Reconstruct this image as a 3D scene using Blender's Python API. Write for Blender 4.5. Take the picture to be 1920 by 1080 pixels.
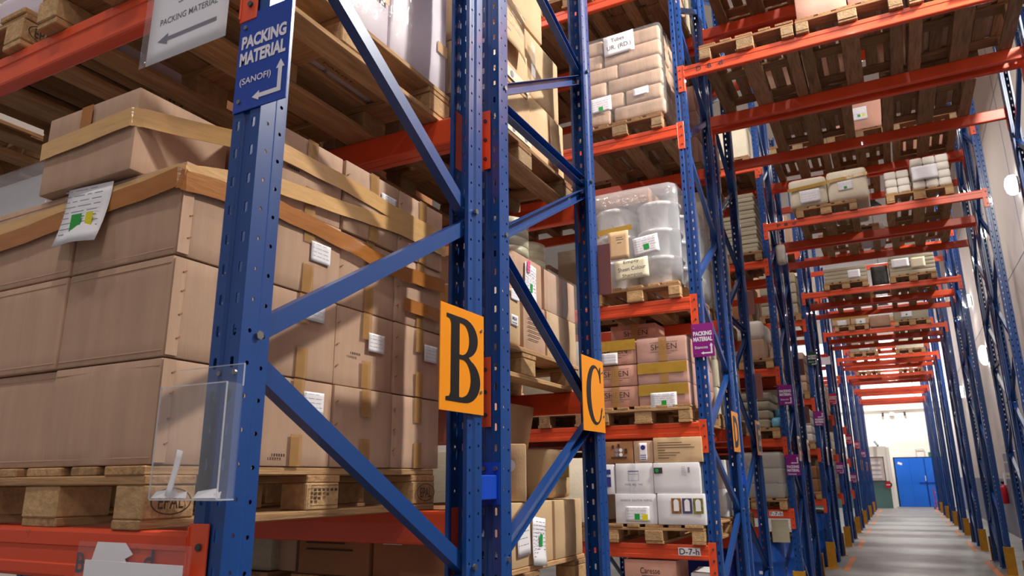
import bpy, bmesh, math, random
from mathutils import Vector, Matrix
rnd = random.Random(11)
for o in list(bpy.data.objects): bpy.data.objects.remove(o)
S = bpy.context.scene
COL = S.collection
PI = math.pi

# ------------------------------------------------------------------ camera
F_PX, YAW, PITCH, ROLL, CAM_H = 1355.47, 0.478031, 0.258514, -0.00970487, 1.65
fw = Vector((-math.sin(YAW)*math.cos(PITCH), math.cos(YAW)*math.cos(PITCH), math.sin(PITCH)))
rt = Vector((math.cos(YAW), math.sin(YAW), 0)); up = rt.cross(fw)
r2 = math.cos(ROLL)*rt + math.sin(ROLL)*up; u2 = -math.sin(ROLL)*rt + math.cos(ROLL)*up
cd = bpy.data.cameras.new('camera'); cam = bpy.data.objects.new('camera', cd); COL.objects.link(cam)
cam.matrix_world = Matrix(((r2.x, u2.x, -fw.x, 0), (r2.y, u2.y, -fw.y, 0), (r2.z, u2.z, -fw.z, CAM_H), (0, 0, 0, 1)))
cd.sensor_width = 36; cd.lens = 36*F_PX/1920; cd.clip_start = .05; cd.clip_end = 200
cd.dof.use_dof = True; cd.dof.focus_distance = 2.9; cd.dof.aperture_fstop = 6.0
S.camera = cam

# ------------------------------------------------------------------ world, exposure
W = bpy.data.worlds.new('world'); S.world = W; W.use_nodes = True
bg = W.node_tree.nodes['Background']; bg.inputs[0].default_value = (.98, .95, 1, 1); bg.inputs[1].default_value = 0.3
S.view_settings.view_transform = 'Standard'; S.view_settings.look = 'None'
S.view_settings.gamma = 1; S.view_settings.exposure = -0.1; S.view_settings.use_curve_mapping = False
S.cycles.max_bounces = 7; S.cycles.diffuse_bounces = 4; S.cycles.glossy_bounces = 3
AISLE_W, WALL_W, END_FILL_W = 170, 260, 800      # lamp powers, the last for the lamp added at the hall end

def area(name, loc, rot, size, power, col=(1, .96, .9)):
    l = bpy.data.lights.new(name, 'AREA'); l.shape = 'DISK'; l.size = size; l.energy = power; l.color = col
    o = bpy.data.objects.new(name, l); COL.objects.link(o); o.location = loc; o.rotation_euler = rot
    return o

# ------------------------------------------------------------------ materials
def lin(c): return tuple((v/12.92 if v <= .04045 else ((v+.055)/1.055)**2.4) for v in (x/255 for x in c))
MATS = {}
def mat(name, c, rough=.5, metal=0, var=.1, scale=6., stretch=(1, 1, 1), bump=0., bscale=None, orand=0., alpha=1., spec=.5, coat=0., c2=None, emit=0., thr=None, coords='Object'):
    m = bpy.data.materials.new(name); m.use_nodes = True; nt = m.node_tree; N = nt.nodes; L = nt.links
    b = N['Principled BSDF']; col = lin(c)
    b.inputs['Roughness'].default_value = rough; b.inputs['Metallic'].default_value = metal
    b.inputs['Specular IOR Level'].default_value = spec; b.inputs['Coat Weight'].default_value = coat
    b.inputs['Alpha'].default_value = alpha
    tc = N.new('ShaderNodeTexCoord'); mp = N.new('ShaderNodeMapping'); mp.inputs['Scale'].default_value = stretch
    oi = N.new('ShaderNodeObjectInfo'); mu = N.new('ShaderNodeMath'); mu.operation = 'MULTIPLY'; mu.inputs[1].default_value = 37.
    L.new(oi.outputs['Random'], mu.inputs[0])
    ad = N.new('ShaderNodeVectorMath'); ad.operation = 'ADD'
    L.new(tc.outputs[coords], mp.inputs[0]); L.new(mp.outputs[0], ad.inputs[0]); L.new(mu.outputs[0], ad.inputs[1])
    nz = N.new('ShaderNodeTexNoise'); nz.inputs['Scale'].default_value = scale; nz.inputs['Detail'].default_value = 6; nz.inputs['Roughness'].default_value = .62
    L.new(ad.outputs[0], nz.inputs['Vector'])
    mx = N.new('ShaderNodeMix'); mx.data_type = 'RGBA'
    a_ = tuple(v*(1-var) for v in col); b_ = tuple(min(1, v*(1+var)) for v in col) if c2 is None else lin(c2)
    mx.inputs[6].default_value = (*a_, 1); mx.inputs[7].default_value = (*b_, 1)
    rp = N.new('ShaderNodeValToRGB')
    lo, hi = thr if thr else (.3, .7)
    rp.color_ramp.elements[0].position = lo; rp.color_ramp.elements[1].position = hi
    L.new(nz.outputs['Fac'], rp.inputs[0]); L.new(rp.outputs[0], mx.inputs[0])
    out = mx.outputs[2]
    if orand:
        hs = N.new('ShaderNodeHueSaturation'); mr = N.new('ShaderNodeMapRange')
        mr.inputs[3].default_value = 1-orand; mr.inputs[4].default_value = 1+orand
        L.new(oi.outputs['Random'], mr.inputs[0]); L.new(mr.outputs[0], hs.inputs['Value']); L.new(out, hs.inputs['Color']); out = hs.outputs[0]
    L.new(out, b.inputs['Base Color'])
    if bump:
        n2 = N.new('ShaderNodeTexNoise'); n2.inputs['Scale'].default_value = bscale or scale*4; n2.inputs['Detail'].default_value = 4
        L.new(ad.outputs[0], n2.inputs['Vector'])
        bp = N.new('ShaderNodeBump'); bp.inputs['Strength'].default_value = bump; bp.inputs['Distance'].default_value = .01
        L.new(n2.outputs['Fac'], bp.inputs['Height']); L.new(bp.outputs[0], b.inputs['Normal'])
    if emit:
        b.inputs['Emission Color'].default_value = (*col, 1); b.inputs['Emission Strength'].default_value = emit
    MATS[name] = m
    return m
BLUE = mat('blue_paint', (22, 68, 138), .32, var=.12, scale=3, coat=.2, stretch=(1, 1, .5))
BLUE_W = mat('blue_paint_worn', (22, 70, 142), .38, var=.1, scale=22, c2=(120, 128, 150), thr=(.72, .8), coat=.15)
ORANGE_W = mat('orange_paint_scuffed', (222, 76, 42), .45, var=.1, scale=16, c2=(120, 44, 26), thr=(.6, .72))
ORANGE = mat('orange_paint', (226, 80, 42), .36, var=.1, scale=4, coat=.2)
WOOD_Y = mat('pallet_wood_lengthwise', (176, 138, 100), .8, var=.32, scale=5, stretch=(9, .9, 9), bump=.35, bscale=12, orand=.2, spec=.2)
WOOD_X = mat('pallet_wood_crosswise', (170, 132, 95), .8, var=.32, scale=5, stretch=(.9, 9, 9), bump=.35, bscale=12, orand=.2, spec=.2)
WOOD_B = mat('pallet_block_wood', (186, 150, 110), .85, var=.22, scale=30, bump=.4, bscale=70, orand=.18, spec=.2)
WOOD_OY = mat('old_pallet_wood_lengthwise', (148, 112, 84), .85, var=.34, scale=5, stretch=(9, .9, 9), bump=.4, bscale=12, orand=.2, spec=.15)
WOOD_OX = mat('old_pallet_wood_crosswise', (144, 106, 78), .85, var=.34, scale=5, stretch=(.9, 9, 9), bump=.4, bscale=12, orand=.2, spec=.15)
WOOD_OB = mat('old_pallet_block_wood', (150, 124, 96), .85, var=.22, scale=30, bump=.4, bscale=70, orand=.18, spec=.15)
CARD = mat('cardboard', (190, 156, 134), .75, var=.09, scale=2.0, stretch=(10, 10, .7), bump=.12, bscale=60, orand=.07, spec=.2)
CARD_Y = mat('cardboard_tan', (204, 172, 136), .75, var=.07, scale=2.2, stretch=(3, 3, 1), bump=.12, bscale=60, orand=.08, spec=.2)
CARD_P = mat('cardboard_pink', (204, 152, 136), .7, var=.06, scale=3, bump=.1, bscale=60, orand=.05, spec=.2)
CARD_D = mat('cardboard_dark', (160, 112, 80), .75, var=.08, scale=3, bump=.1, bscale=60, orand=.05, spec=.2)
CARD_G = mat('cardboard_grey', (172, 162, 142), .8, var=.1, scale=14, stretch=(1, 1, 6), bump=.1, orand=.1, spec=.2)
CARD_W = mat('cardboard_white', (228, 226, 232), .6, var=.05, scale=4, bump=.06, bscale=60, orand=.03, spec=.3)
CARD_L = mat('carton_lilac', (214, 200, 214), .5, var=.06, scale=3, bump=.06, bscale=40, spec=.4)
CREAM = mat('carton_cream', (226, 214, 194), .7, var=.07, scale=5, bump=.15, bscale=40, orand=.05, spec=.25)
KRAFT = mat('kraft_paper', (188, 156, 134), .7, var=.12, scale=3, stretch=(7, 7, 1), bump=.25, bscale=20, orand=.09, spec=.25)
TAPE = mat('brown_tape', (222, 176, 120), .16, var=.1, scale=8, stretch=(1, 1, 6), bump=.12, bscale=14, spec=.6, alpha=.9)
TAPE_S = mat('clear_brown_tape', (196, 150, 92), .14, var=.08, scale=8, bump=.25, bscale=24, spec=.7, alpha=.5)
TAPE_D = mat('brown_tape_dark', (176, 112, 56), .16, var=.14, scale=8, stretch=(1, 1, 6), bump=.12, bscale=14, spec=.6, alpha=.88)
TAPE_Y = mat('yellow_tape', (190, 150, 62), .14, var=.12, scale=8, bump=.3, bscale=20, spec=.6, alpha=.85)
FILM = mat('stretch_film', (236, 238, 244), .12, var=.05, scale=6, bump=.9, bscale=16, spec=.8, alpha=.10)
FILM_D = mat('stretch_film_thick', (232, 234, 242), .14, var=.05, scale=6, bump=.9, bscale=11, spec=.9, alpha=.3)
ACRYL = mat('clear_acrylic', (226, 230, 238), .06, var=.02, spec=.6, alpha=.05)
ACRYL_E = mat('acrylic_edge', (222, 226, 236), .15, var=.02, spec=.6, alpha=.45)
SLEEVE = mat('plastic_sleeve', (230, 230, 240), .1, var=.02, spec=.6, alpha=.1)
PAPER = mat('white_paper', (238, 236, 244), .6, var=.02, spec=.3)
PAPER_C = mat('cream_paper', (232, 222, 196), .6, var=.03, spec=.3)
INK = mat('dark_ink', (52, 48, 62), .6, var=.05)
INK_L = mat('grey_ink', (140, 136, 152), .7, var=.05)
INK_B = mat('blue_ink', (50, 46, 130), .6, var=.05)
INK_BR = mat('brown_ink', (70, 46, 36), .7, var=.05)
GREEN = mat('green_sticker', (24, 156, 62), .5, var=.05)
YELLOW = mat('yellow_sticker', (226, 214, 20), .5, var=.05)
PINKT = mat('pink_tag', (236, 92, 150), .5, var=.05)
SIGN_O = mat('orange_sign_sheet', (244, 150, 20), .22, var=.03, scale=2, coat=.3)
BLACK = mat('black_vinyl', (20, 20, 24), .35, var=.05)
SIGN_B = mat('blue_sign_sheet', (22, 66, 170), .2, var=.04, coat=.4)
SIGN_P = mat('purple_sign_sheet', (138, 34, 132), .25, var=.04, coat=.3)
SIGN_G = mat('dark_green_sign_sheet', (16, 62, 56), .3, var=.04)
SIGN_R = mat('crimson_sign_sheet', (186, 26, 66), .3, var=.04)
SIGN_BACK = mat('brown_sign_reverse', (158, 100, 92), .4, var=.05)
WHITE_V = mat('white_vinyl', (226, 222, 236), .4, var=.03)
STEEL = mat('zinc_bolt', (150, 150, 150), .35, metal=.9, var=.15, scale=20)
SPACER = mat('spacer_blue', (20, 72, 196), .35, var=.05)
GUARD = mat('yellow_guard_paint', (206, 146, 12), .45, var=.14, scale=9, c2=(170, 112, 10))
SILVER = mat('silver_tub_plastic', (222, 220, 222), .25, metal=.2, var=.06, scale=6)
ROLLM = mat('clear_tape_roll', (196, 190, 168), .2, var=.14, scale=10, stretch=(1, 1, 12), bump=.3, bscale=30, spec=.6)
DRUM = mat('blue_drum_plastic', (30, 84, 176), .35, var=.08, scale=5)
DARK = mat('black_film', (18, 16, 18), .35, var=.2, scale=5, bump=.5)
SACK = mat('white_sack', (222, 214, 206), .55, var=.06, scale=6, bump=.5, bscale=9)
WALLM = mat('cream_wall_plaster', (214, 202, 196), .8, var=.03, scale=.8, bump=.05, bscale=30, spec=.2)
WALLE = mat('end_wall_plaster', (244, 242, 232), .8, var=.02, scale=.8, spec=.2)
DADO = mat('dado_blue_grey', (120, 122, 140), .6, var=.08, scale=2)
TEAL = mat('dado_teal', (84, 120, 118), .6, var=.08, scale=2)
CEIL = mat('ceiling_sheet', (200, 200, 200), .7, var=.05, scale=2)
DOORB = mat('blue_door_paint', (24, 108, 220), .4, var=.05, scale=2)
REDP = mat('red_paint', (196, 22, 34), .35, var=.05)
LAMP_G = mat('lamp_diffuser', (246, 255, 252), .3, var=.01, emit=9.)
GLOW_G = mat('glow_pane', (246, 250, 255), .3, var=.01, emit=2.2)  # emissive, added to give bright white spots at the end wall
LAMP_H = mat('lamp_housing', (60, 62, 66), .5, var=.05)
CONC = mat('concrete_floor', (112, 110, 108), .5, var=.1, scale=1.4, bump=.1, bscale=40, c2=(140, 137, 134), spec=.4)
DASH = mat('orange_floor_paint', (224, 122, 52), .6, var=.2, scale=14, c2=(200, 120, 70))
BLUET = mat('pale_blue_film', (120, 186, 220), .3, var=.15, scale=12, bump=.5)

# ------------------------------------------------------------------ mesh helpers
class G:
    def __init__(s): s.v = []; s.f = []
    def add(s, vs, fs):
        n = len(s.v); s.v += [tuple(v) for v in vs]; s.f += [tuple(i+n for i in f) for f in fs]; return s
    def box(s, x0, x1, y0, y1, z0, z1):
        return s.add([(x0, y0, z0), (x1, y0, z0), (x1, y1, z0), (x0, y1, z0), (x0, y0, z1), (x1, y0, z1), (x1, y1, z1), (x0, y1, z1)],
                     [(0, 3, 2, 1), (4, 5, 6, 7), (0, 1, 5, 4), (1, 2, 6, 5), (2, 3, 7, 6), (3, 0, 4, 7)])
    def cbox(s, x0, x1, y0, y1, z0, z1, c=.003):   # chamfered box
        n = len(s.v); X = (x0, x1); Y = (y0, y1); Zz = (z0, z1); idx = {}
        for i in (0, 1):
            for j in (0, 1):
                for k in (0, 1):
                    sx, sy, sz = (1 if i == 0 else -1), (1 if j == 0 else -1), (1 if k == 0 else -1)
                    for a in range(3):
                        p = [X[i]+sx*c, Y[j]+sy*c, Zz[k]+sz*c]; p[a] -= (sx, sy, sz)[a]*c
                        idx[i, j, k, a] = len(s.v); s.v.append(tuple(p))
        I = idx; F = s.f
        for a in range(3):
            for e in (0, 1):
                o = [b for b in range(3) if b != a]
                q = []
                for (u, w) in ((0, 0), (1, 0), (1, 1), (0, 1)):
                    key = [0, 0, 0]; key[a] = e; key[o[0]] = u; key[o[1]] = w; q.append(I[(*key, a)])
                F.append(tuple(q))
        for a in range(3):
            o = [b for b in range(3) if b != a]
            for u in (0, 1):
                for w in (0, 1):
                    k0 = [0, 0, 0]; k0[o[0]] = u; k0[o[1]] = w; k1 = list(k0); k1[a] = 1
                    F.append((I[(*k0, o[0])], I[(*k1, o[0])], I[(*k1, o[1])], I[(*k0, o[1])]))
        for i in (0, 1):
            for j in (0, 1):
                for k in (0, 1): F.append((I[i, j, k, 0], I[i, j, k, 1], I[i, j, k, 2]))
        return s
    def bar(s, p, q, w, h, side=(1, 0, 0)):     # rectangular bar, w along side, h across
        p, q = Vector(p), Vector(q); d = (q-p).normalized(); a = Vector(side); b = d.cross(a).normalized(); a = b.cross(d).normalized()
        vs = [pt + a*(sx*w/2) + b*(sy*h/2) for pt in (p, q) for sx, sy in ((-1, -1), (1, -1), (1, 1), (-1, 1))]
        return s.add(vs, [(0, 1, 2, 3), (7, 6, 5, 4), (0, 4, 5, 1), (1, 5, 6, 2), (2, 6, 7, 3), (3, 7, 4, 0)])
    def cyl(s, p, q, r, n=12, r1=None):
        p, q = Vector(p), Vector(q); d = (q-p).normalized(); a = d.orthogonal().normalized(); b = d.cross(a); r1 = r if r1 is None else r1
        vs = [c + (a*math.cos(2*PI*i/n) + b*math.sin(2*PI*i/n))*rr for c, rr in ((p, r), (q, r1)) for i in range(n)]
        return s.add(vs, [(i, (i+1) % n, n+(i+1) % n, n+i) for i in range(n)] + [tuple(range(n-1, -1, -1)), tuple(range(n, 2*n))])
    def lathe(s, prof, n=28, c=(0, 0)):
        vs = []; fs = []; m = len(prof)
        for i in range(n):
            t = 2*PI*i/n
            for r, z in prof: vs.append((c[0]+r*math.cos(t), c[1]+r*math.sin(t), z))
        for i in range(n):
            j = (i+1) % n
            for k in range(m-1): fs.append((i*m+k, j*m+k, j*m+k+1, i*m+k+1))
        fs.append(tuple(i*m for i in range(n-1, -1, -1))); fs.append(tuple(i*m+m-1 for i in range(n)))
        return s.add(vs, fs)
    def prism(s, poly, t0, t1, fn):    # poly in 2d, fn(u,v,t)->xyz
        n = len(poly); vs = [fn(u, v, t0) for u, v in poly] + [fn(u, v, t1) for u, v in poly]
        return s.add(vs, [tuple(range(n-1, -1, -1)), tuple(range(n, 2*n))] + [(i, (i+1) % n, n+(i+1) % n, n+i) for i in range(n)])
    def mesh(s, name, smooth=False):
        m = bpy.data.meshes.new(name); m.from_pydata(s.v, [], s.f)
        bm = bmesh.new(); bm.from_mesh(m); bmesh.ops.recalc_face_normals(bm, faces=bm.faces); bm.to_mesh(m); bm.free()
        if smooth: m.polygons.foreach_set('use_smooth', [True]*len(m.polygons))
        m.update(); return m
def withmat(m, ma):
    if not len(m.materials): m.materials.append(ma)
    return m
def ob(name, mesh, ma=None, parent=None, loc=(0, 0, 0), rot=(0, 0, 0)):
    if ma is not None: withmat(mesh, ma)
    o = bpy.data.objects.new(name, mesh); COL.objects.link(o)
    if ma is not None and mesh.materials[0] != ma:
        o.material_slots[0].link = 'OBJECT'; o.material_slots[0].material = ma
    o.location = loc; o.rotation_euler = rot
    if parent: o.parent = parent
    return o
LABELS = {}
def tag(o, label, cat, group=None):
    if not 4 <= len(label.split()) <= 16: print('BADLABEL', len(label.split()), label)
    o['label'] = label; o['category'] = cat; o['kind'] = 'thing'
    if group: o['group'] = group
    LABELS.setdefault(label, []).append(o.name)
    return o
def thing(name, label, cat, loc=(0, 0, 0), rz=0, group=None):
    o = bpy.data.objects.new(name, None); COL.objects.link(o); o.location = loc; o.rotation_euler = (0, 0, rz); o.empty_display_size = .1
    return tag(o, label, cat, group)
def struct(o): o['kind'] = 'structure'; return o
ORD = ['first', 'second', 'third', 'fourth', 'fifth', 'sixth', 'seventh', 'eighth', 'ninth', 'tenth', 'eleventh', 'twelfth', 'thirteenth', 'fourteenth', 'fifteenth', 'sixteenth', 'seventeenth', 'eighteenth']
FRONT = (PI/2, 0, 0)            # a flat XY mesh stood up facing -Y
SIDE = (PI/2, 0, PI/2)          # facing +X
REAR = (PI/2, 0, PI)            # facing +Y

SB = {}
def softbox(w, d, h, r=.006, bulge=.004, n=3, seed=0):
    key = (round(w, 3), round(d, 3), round(h, 3), r, bulge, n, seed)
    if key in SB: return SB[key]
    rg = random.Random(hash(key) & 0xffff)
    half = (w/2, d/2, h/2); amp = {(a, e): rg.uniform(-.4, 1)*bulge for a in range(3) for e in (-1, 1)}
    def axis(a):
        H_ = half[a]; rr = min(r, H_*.45); inn = H_-rr
        return [-H_] + [-inn + 2*inn*i/n for i in range(n+1)] + [H_]
    AX = [axis(a) for a in range(3)]; g = G(); cache = {}
    def vert(p):
        k = tuple(round(x, 5) for x in p)
        if k in cache: return cache[k]
        q = [max(-(half[a]-min(r, half[a]*.45)), min(half[a]-min(r, half[a]*.45), p[a])) for a in range(3)]
        dv = Vector([p[a]-q[a] for a in range(3)]); L_ = dv.length
        pos = Vector(q) + (dv.normalized()*min(r, min(half)*.45) if L_ > 1e-7 else Vector())
        for a in range(3):
            if abs(abs(p[a])-half[a]) < 1e-6:
                u = 1; 
                for b in range(3):
                    if b != a: u *= 1-(p[b]/half[b])**2
                pos[a] += (1 if p[a] > 0 else -1)*amp[a, 1 if p[a] > 0 else -1]*u
        i = len(g.v); g.v.append((pos.x, pos.y, pos.z+half[2])); cache[k] = i; return i
    for a in range(3):
        b, c = [x for x in range(3) if x != a]
        for e in (-1, 1):
            for i in range(len(AX[b])-1):
                for j in range(len(AX[c])-1):
                    q = []
                    for bi, cj in ((i, j), (i+1, j), (i+1, j+1), (i, j+1)):
                        p = [0, 0, 0]; p[a] = e*half[a]; p[b] = AX[b][bi]; p[c] = AX[c][cj]; q.append(vert(p))
                    if len(set(q)) == 4: g.f.append(tuple(q))
    m = g.mesh('softbox', True)
    if r < .015: m.set_sharp_from_angle(angle=math.radians(24))
    SB[key] = m
    return m
TX = {}
def text_mesh(s, w, h, bold=0.):
    key = (s, round(w, 4), round(h, 4), bold)
    if key in TX: return TX[key]
    c = bpy.data.curves.new('t', 'FONT'); c.body = s; c.size = 1; c.offset = bold; c.fill_mode = 'FRONT'; c.resolution_u = 3
    o = bpy.data.objects.new('t', c); COL.objects.link(o)
    dg = bpy.context.evaluated_depsgraph_get(); m = bpy.data.meshes.new_from_object(o.evaluated_get(dg))
    bpy.data.objects.remove(o); bpy.data.curves.remove(c)
    fit(m, w, h); TX[key] = m
    return m
def fit(m, w, h):
    xs = [v.co.x for v in m.vertices]; ys = [v.co.y for v in m.vertices]
    if not xs: return m
    x0, x1, y0, y1 = min(xs), max(xs), min(ys), max(ys)
    for v in m.vertices: v.co = ((v.co.x-(x0+x1)/2)/(x1-x0)*w, (v.co.y-(y0+y1)/2)/(y1-y0)*h, 0)
    m.materials.clear(); m.update(); return m
def poly_mesh(splines, w, h):
    c = bpy.data.curves.new('g', 'CURVE'); c.dimensions = '2D'; c.fill_mode = 'BOTH'
    for pts in splines:
        sp = c.splines.new('POLY'); sp.points.add(len(pts)-1); sp.use_cyclic_u = True
        for p, q in zip(sp.points, pts): p.co = (q[0], q[1], 0, 1)
    o = bpy.data.objects.new('g', c); COL.objects.link(o)
    dg = bpy.context.evaluated_depsgraph_get(); m = bpy.data.meshes.new_from_object(o.evaluated_get(dg))
    bpy.data.objects.remove(o); bpy.data.curves.remove(c)
    return fit(m, w, h)
def flat(*rects):      # joined flat rectangles (x0,x1,y0,y1) in the XY plane
    g = G()
    for x0, x1, y0, y1 in rects: g.add([(x0, y0, 0), (x1, y0, 0), (x1, y1, 0), (x0, y1, 0)], [(0, 1, 2, 3)])
    m = bpy.data.meshes.new('flat'); m.from_pydata(g.v, [], g.f); return m
def ell(cx, cy, rx, ry, a0, a1, n): return [(cx+rx*math.cos(math.radians(a0+(a1-a0)*i/n)), cy+ry*math.sin(math.radians(a0+(a1-a0)*i/n))) for i in range(n+1)]

# ------------------------------------------------------------------ layout of the racking
UW, UD = .095, .092                        # upright width, depth
XL, XR = -1.339, 1.456                     # centre lines of the frames either side of the cross aisle
Y0, PER, DEP, FLUE = 1.15, 4.78, 1.10, .14
NPAIR = 9; NROW = 18
def row_y(i): return Y0 + PER*(i//2) + (0 if i % 2 == 0 else DEP+FLUE)
LETTERS = 'BCDEFGHIJKLMNOPQRS'
BAY = 2.70

# ------------------------------------------------------------------ structure
XW, XLW, YB, YE, ZC = 2.60, -13.0, -9.0, 46.3, 10.6
def plane_box(name, x0, x1, y0, y1, z0, z1, ma, parent=None):
    o = ob(name, G().box(x0, x1, y0, y1, z0, z1).mesh(name), ma, parent)
    return struct(o) if parent is None else o
plane_box('floor', XLW-.2, XW+.2, YB, YE+.2, -.1, 0, CONC)
wr = plane_box('wall_right', XW, XW+.2, YB, YE+.2, 1.53, ZC, WALLM)
plane_box('trim_1', XW, XW+.2, YB, YE+.2, 0, 1.53, DADO)
g = G()
for y in (8, 16, 24, 32, 40): g.box(XW-.004, XW+.001, y-.01, y+.01, 1.55, ZC)
g.box(XW-.004, XW+.001, YB, YE, 5.72, 5.74); g.box(XW-.004, XW+.001, YB, YE, 9.0, 9.02)
ob('wall_joint', g.mesh('wall_joint'), DADO, wr)
we = plane_box('wall_back', XLW-.2, XW+.2, YE, YE+.2, 0, ZC, WALLE)
plane_box('wall_left', XLW-.2, XLW, YB, YE+.2, 0, ZC, WALLM)
plane_box('ceiling', XLW-.2, XW+.2, YB, YE+.2, ZC, ZC+.2, CEIL)
# added glowing strip, stands in for the overexposed upper end wall
for k, (x0, x1) in enumerate(((-6.2, -2.6), (-2.4, 1.2), (1.3, 2.5))):
    w = struct(ob('glow_strip_%d' % (k+1), G().box(x0, x1, YE-.06, YE, 5.55, 9.3).mesh('glow_strip'), WALLE))
    n = max(2, int(round((x1-x0)/.6)))
    for i in range(n):
        a = x0+.04+(x1-x0-.08)*i/n; b = x0+.04+(x1-x0-.08)*(i+1)/n
        for z0, z1 in ((5.6, 7.4), (7.46, 9.25)):
            ob('pane', G().box(a+.015, b-.015, YE-.075, YE-.05, z0, z1).mesh('pane'), GLOW_G, w)
ledge = ob('trim_2', G().cbox(-6.5, XW, YE-.14, YE, 5.20, 5.40).mesh('ledge'), WALLE); struct(ledge)
# partition room beside the door
pr = struct(ob('wall_partition', G().box(-4.6, -.52, 43.9, YE, 1.38, 3.16).mesh('partition'), WALLE))
ob('dado', G().box(-4.6, -.515, 43.895, YE, 0, 1.38).mesh('dado'), TEAL, pr)
ob('pilaster', G().cbox(-.56, -.40, 43.87, 44.05, 0, 3.1).mesh('pilaster'), WALLE, pr)
# floor markings
for k in range(8):
    for sx, x in (('left', -1.10), ('right', 1.27)):
        y = 5.55 + PER*k
        if y < 9: continue
        o = ob('floor_dash', G().cbox(x-.05, x+.05, y, y+2.6, -.002, .004, .001).mesh('dash'), DASH)
        tag(o, 'faded orange floor dash along the %s aisle edge, %s from the camera' % (sx, ORD[k-1]), 'floor marking', 'orange floor dashes')

# ------------------------------------------------------------------ upright mesh with real slots and holes
def perforated_upright(H_=7.65, pitch=.075):
    g = G(); t = .0475
    n = int(H_/pitch)
    def cell(P, u0, u1, z0, z1, cu, cz, hw, hh, ch):
        P_ = lambda u, z: P(u, z)
        ocx = [(-hw+ch, -hh), (hw-ch, -hh), (hw, -hh+ch), (hw, hh-ch), (hw-ch, hh), (-hw+ch, hh), (-hw, hh-ch), (-hw, -hh+ch)]
        vs = [P_(u0, z0), P_(u1, z0), P_(u1, z1), P_(u0, z1)] + [P_(cu+a, cz+b) for a, b in ocx]
        g.add(vs, [(0, 1, 5, 4), (1, 6, 5), (1, 2, 7, 6), (2, 8, 7), (2, 3, 9, 8), (3, 10, 9), (3, 0, 11, 10), (0, 4, 11)])
    def quad(P, u0, u1, z0, z1): g.add([P(u0, z0), P(u1, z0), P(u1, z1), P(u0, z1)], [(0, 1, 2, 3)])
    # the web (front), with a shallow groove down the middle
    web = lambda u, z: (u, 0, z)
    Lg = n*pitch
    quad(web, -t, -.041, 0, Lg); quad(web, .041, t, 0, Lg)
    g.add([(-.013, 0, 0), (-.009, .006, 0), (-.009, .006, Lg), (-.013, 0, Lg)], [(0, 1, 2, 3)])
    g.add([(-.009, .006, 0), (.009, .006, 0), (.009, .006, Lg), (-.009, .006, Lg)], [(0, 1, 2, 3)])
    g.add([(.009, .006, 0), (.013, 0, 0), (.013, 0, Lg), (.009, .006, Lg)], [(0, 1, 2, 3)])
    for s in (-1, 1):
        sideA = lambda u, z, s=s: (s*t, u, z); sideB = lambda u, z, s=s: (s*.041, u, z)
        quad(sideA, 0, .014, 0, Lg); quad(sideA, .034, .046, 0, Lg)
        g.add([(s*t, .046, 0), (s*.041, .056, 0), (s*.041, .056, Lg), (s*t, .046, Lg)], [(0, 1, 2, 3)])
        quad(sideB, .056, .062, 0, Lg); quad(sideB, .082, UD, 0, Lg)
        quad(lambda u, z, s=s: (s*u, UD, z), .027, .041, 0, Lg)
        g.add([(s*.027, UD, 0), (s*.027, UD-.008, 0), (s*.027, UD-.008, Lg), (s*.027, UD, Lg)], [(0, 1, 2, 3)])
        for k in range(n):
            z0 = k*pitch; z1 = z0+pitch
            cell(web, s*.027-.014, s*.027+.014, z0, z1, s*.027, z0+pitch/2, .0055, .0135, .003)
            cell(sideA, .014, .034, z0, z1, .024, z0+pitch*.5, .005, .005, .0029)
            cell(sideB, .062, .082, z0, z1, .072, z0+pitch*.25+.012, .005, .005, .0029)
    m = bpy.data.meshes.new('u'); m.from_pydata(g.v, [], g.f)
    bm = bmesh.new(); bm.from_mesh(m); bmesh.ops.remove_doubles(bm, verts=bm.verts, dist=1e-5); bm.to_mesh(m); bm.free()
    o = bpy.data.objects.new('u', m); COL.objects.link(o)
    md = o.modifiers.new('s', 'SOLIDIFY'); md.thickness = .0022; md.offset = 0; md.use_rim = True
    dg = bpy.context.evaluated_depsgraph_get(); r = bpy.data.meshes.new_from_object(o.evaluated_get(dg)); bpy.data.objects.remove(o)
    r.name = 'perforated_upright'; r.materials.clear(); return r
UPM = perforated_upright(); withmat(UPM, BLUE)
FOOT = G().cbox(-.06, .06, .002, .115, 0, .010).mesh('base_plate')
LOW = [('i', .12, 'o', .72), ('o', .75, 'i', 1.33), ('i', 1.37, 'o', 1.94), ('o', 1.98, 'i', 2.57)]
NODES_A = LOW + [('i', 2.62, 'o', 3.22), ('o', 3.27, 'i', 3.88), ('i', 3.93, 'o', 4.54), ('o', 4.59, 'i', 5.20), ('i', 5.25, 'o', 5.86), ('o', 5.91, 'i', 6.52), ('i', 6.57, 'o', 7.18)]
NODES_B = LOW + [('i', 2.60, 'o', 3.15), ('o', 3.21, 'i', 3.21), ('i', 3.26, 'o', 3.84), ('o', 3.88, 'i', 4.22), ('i', 4.26, 'o', 4.86), ('o', 4.90, 'i', 5.50), ('i', 5.54, 'o', 6.14), ('o', 6.18, 'i', 6.78), ('i', 6.82, 'o', 7.42)]
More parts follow.
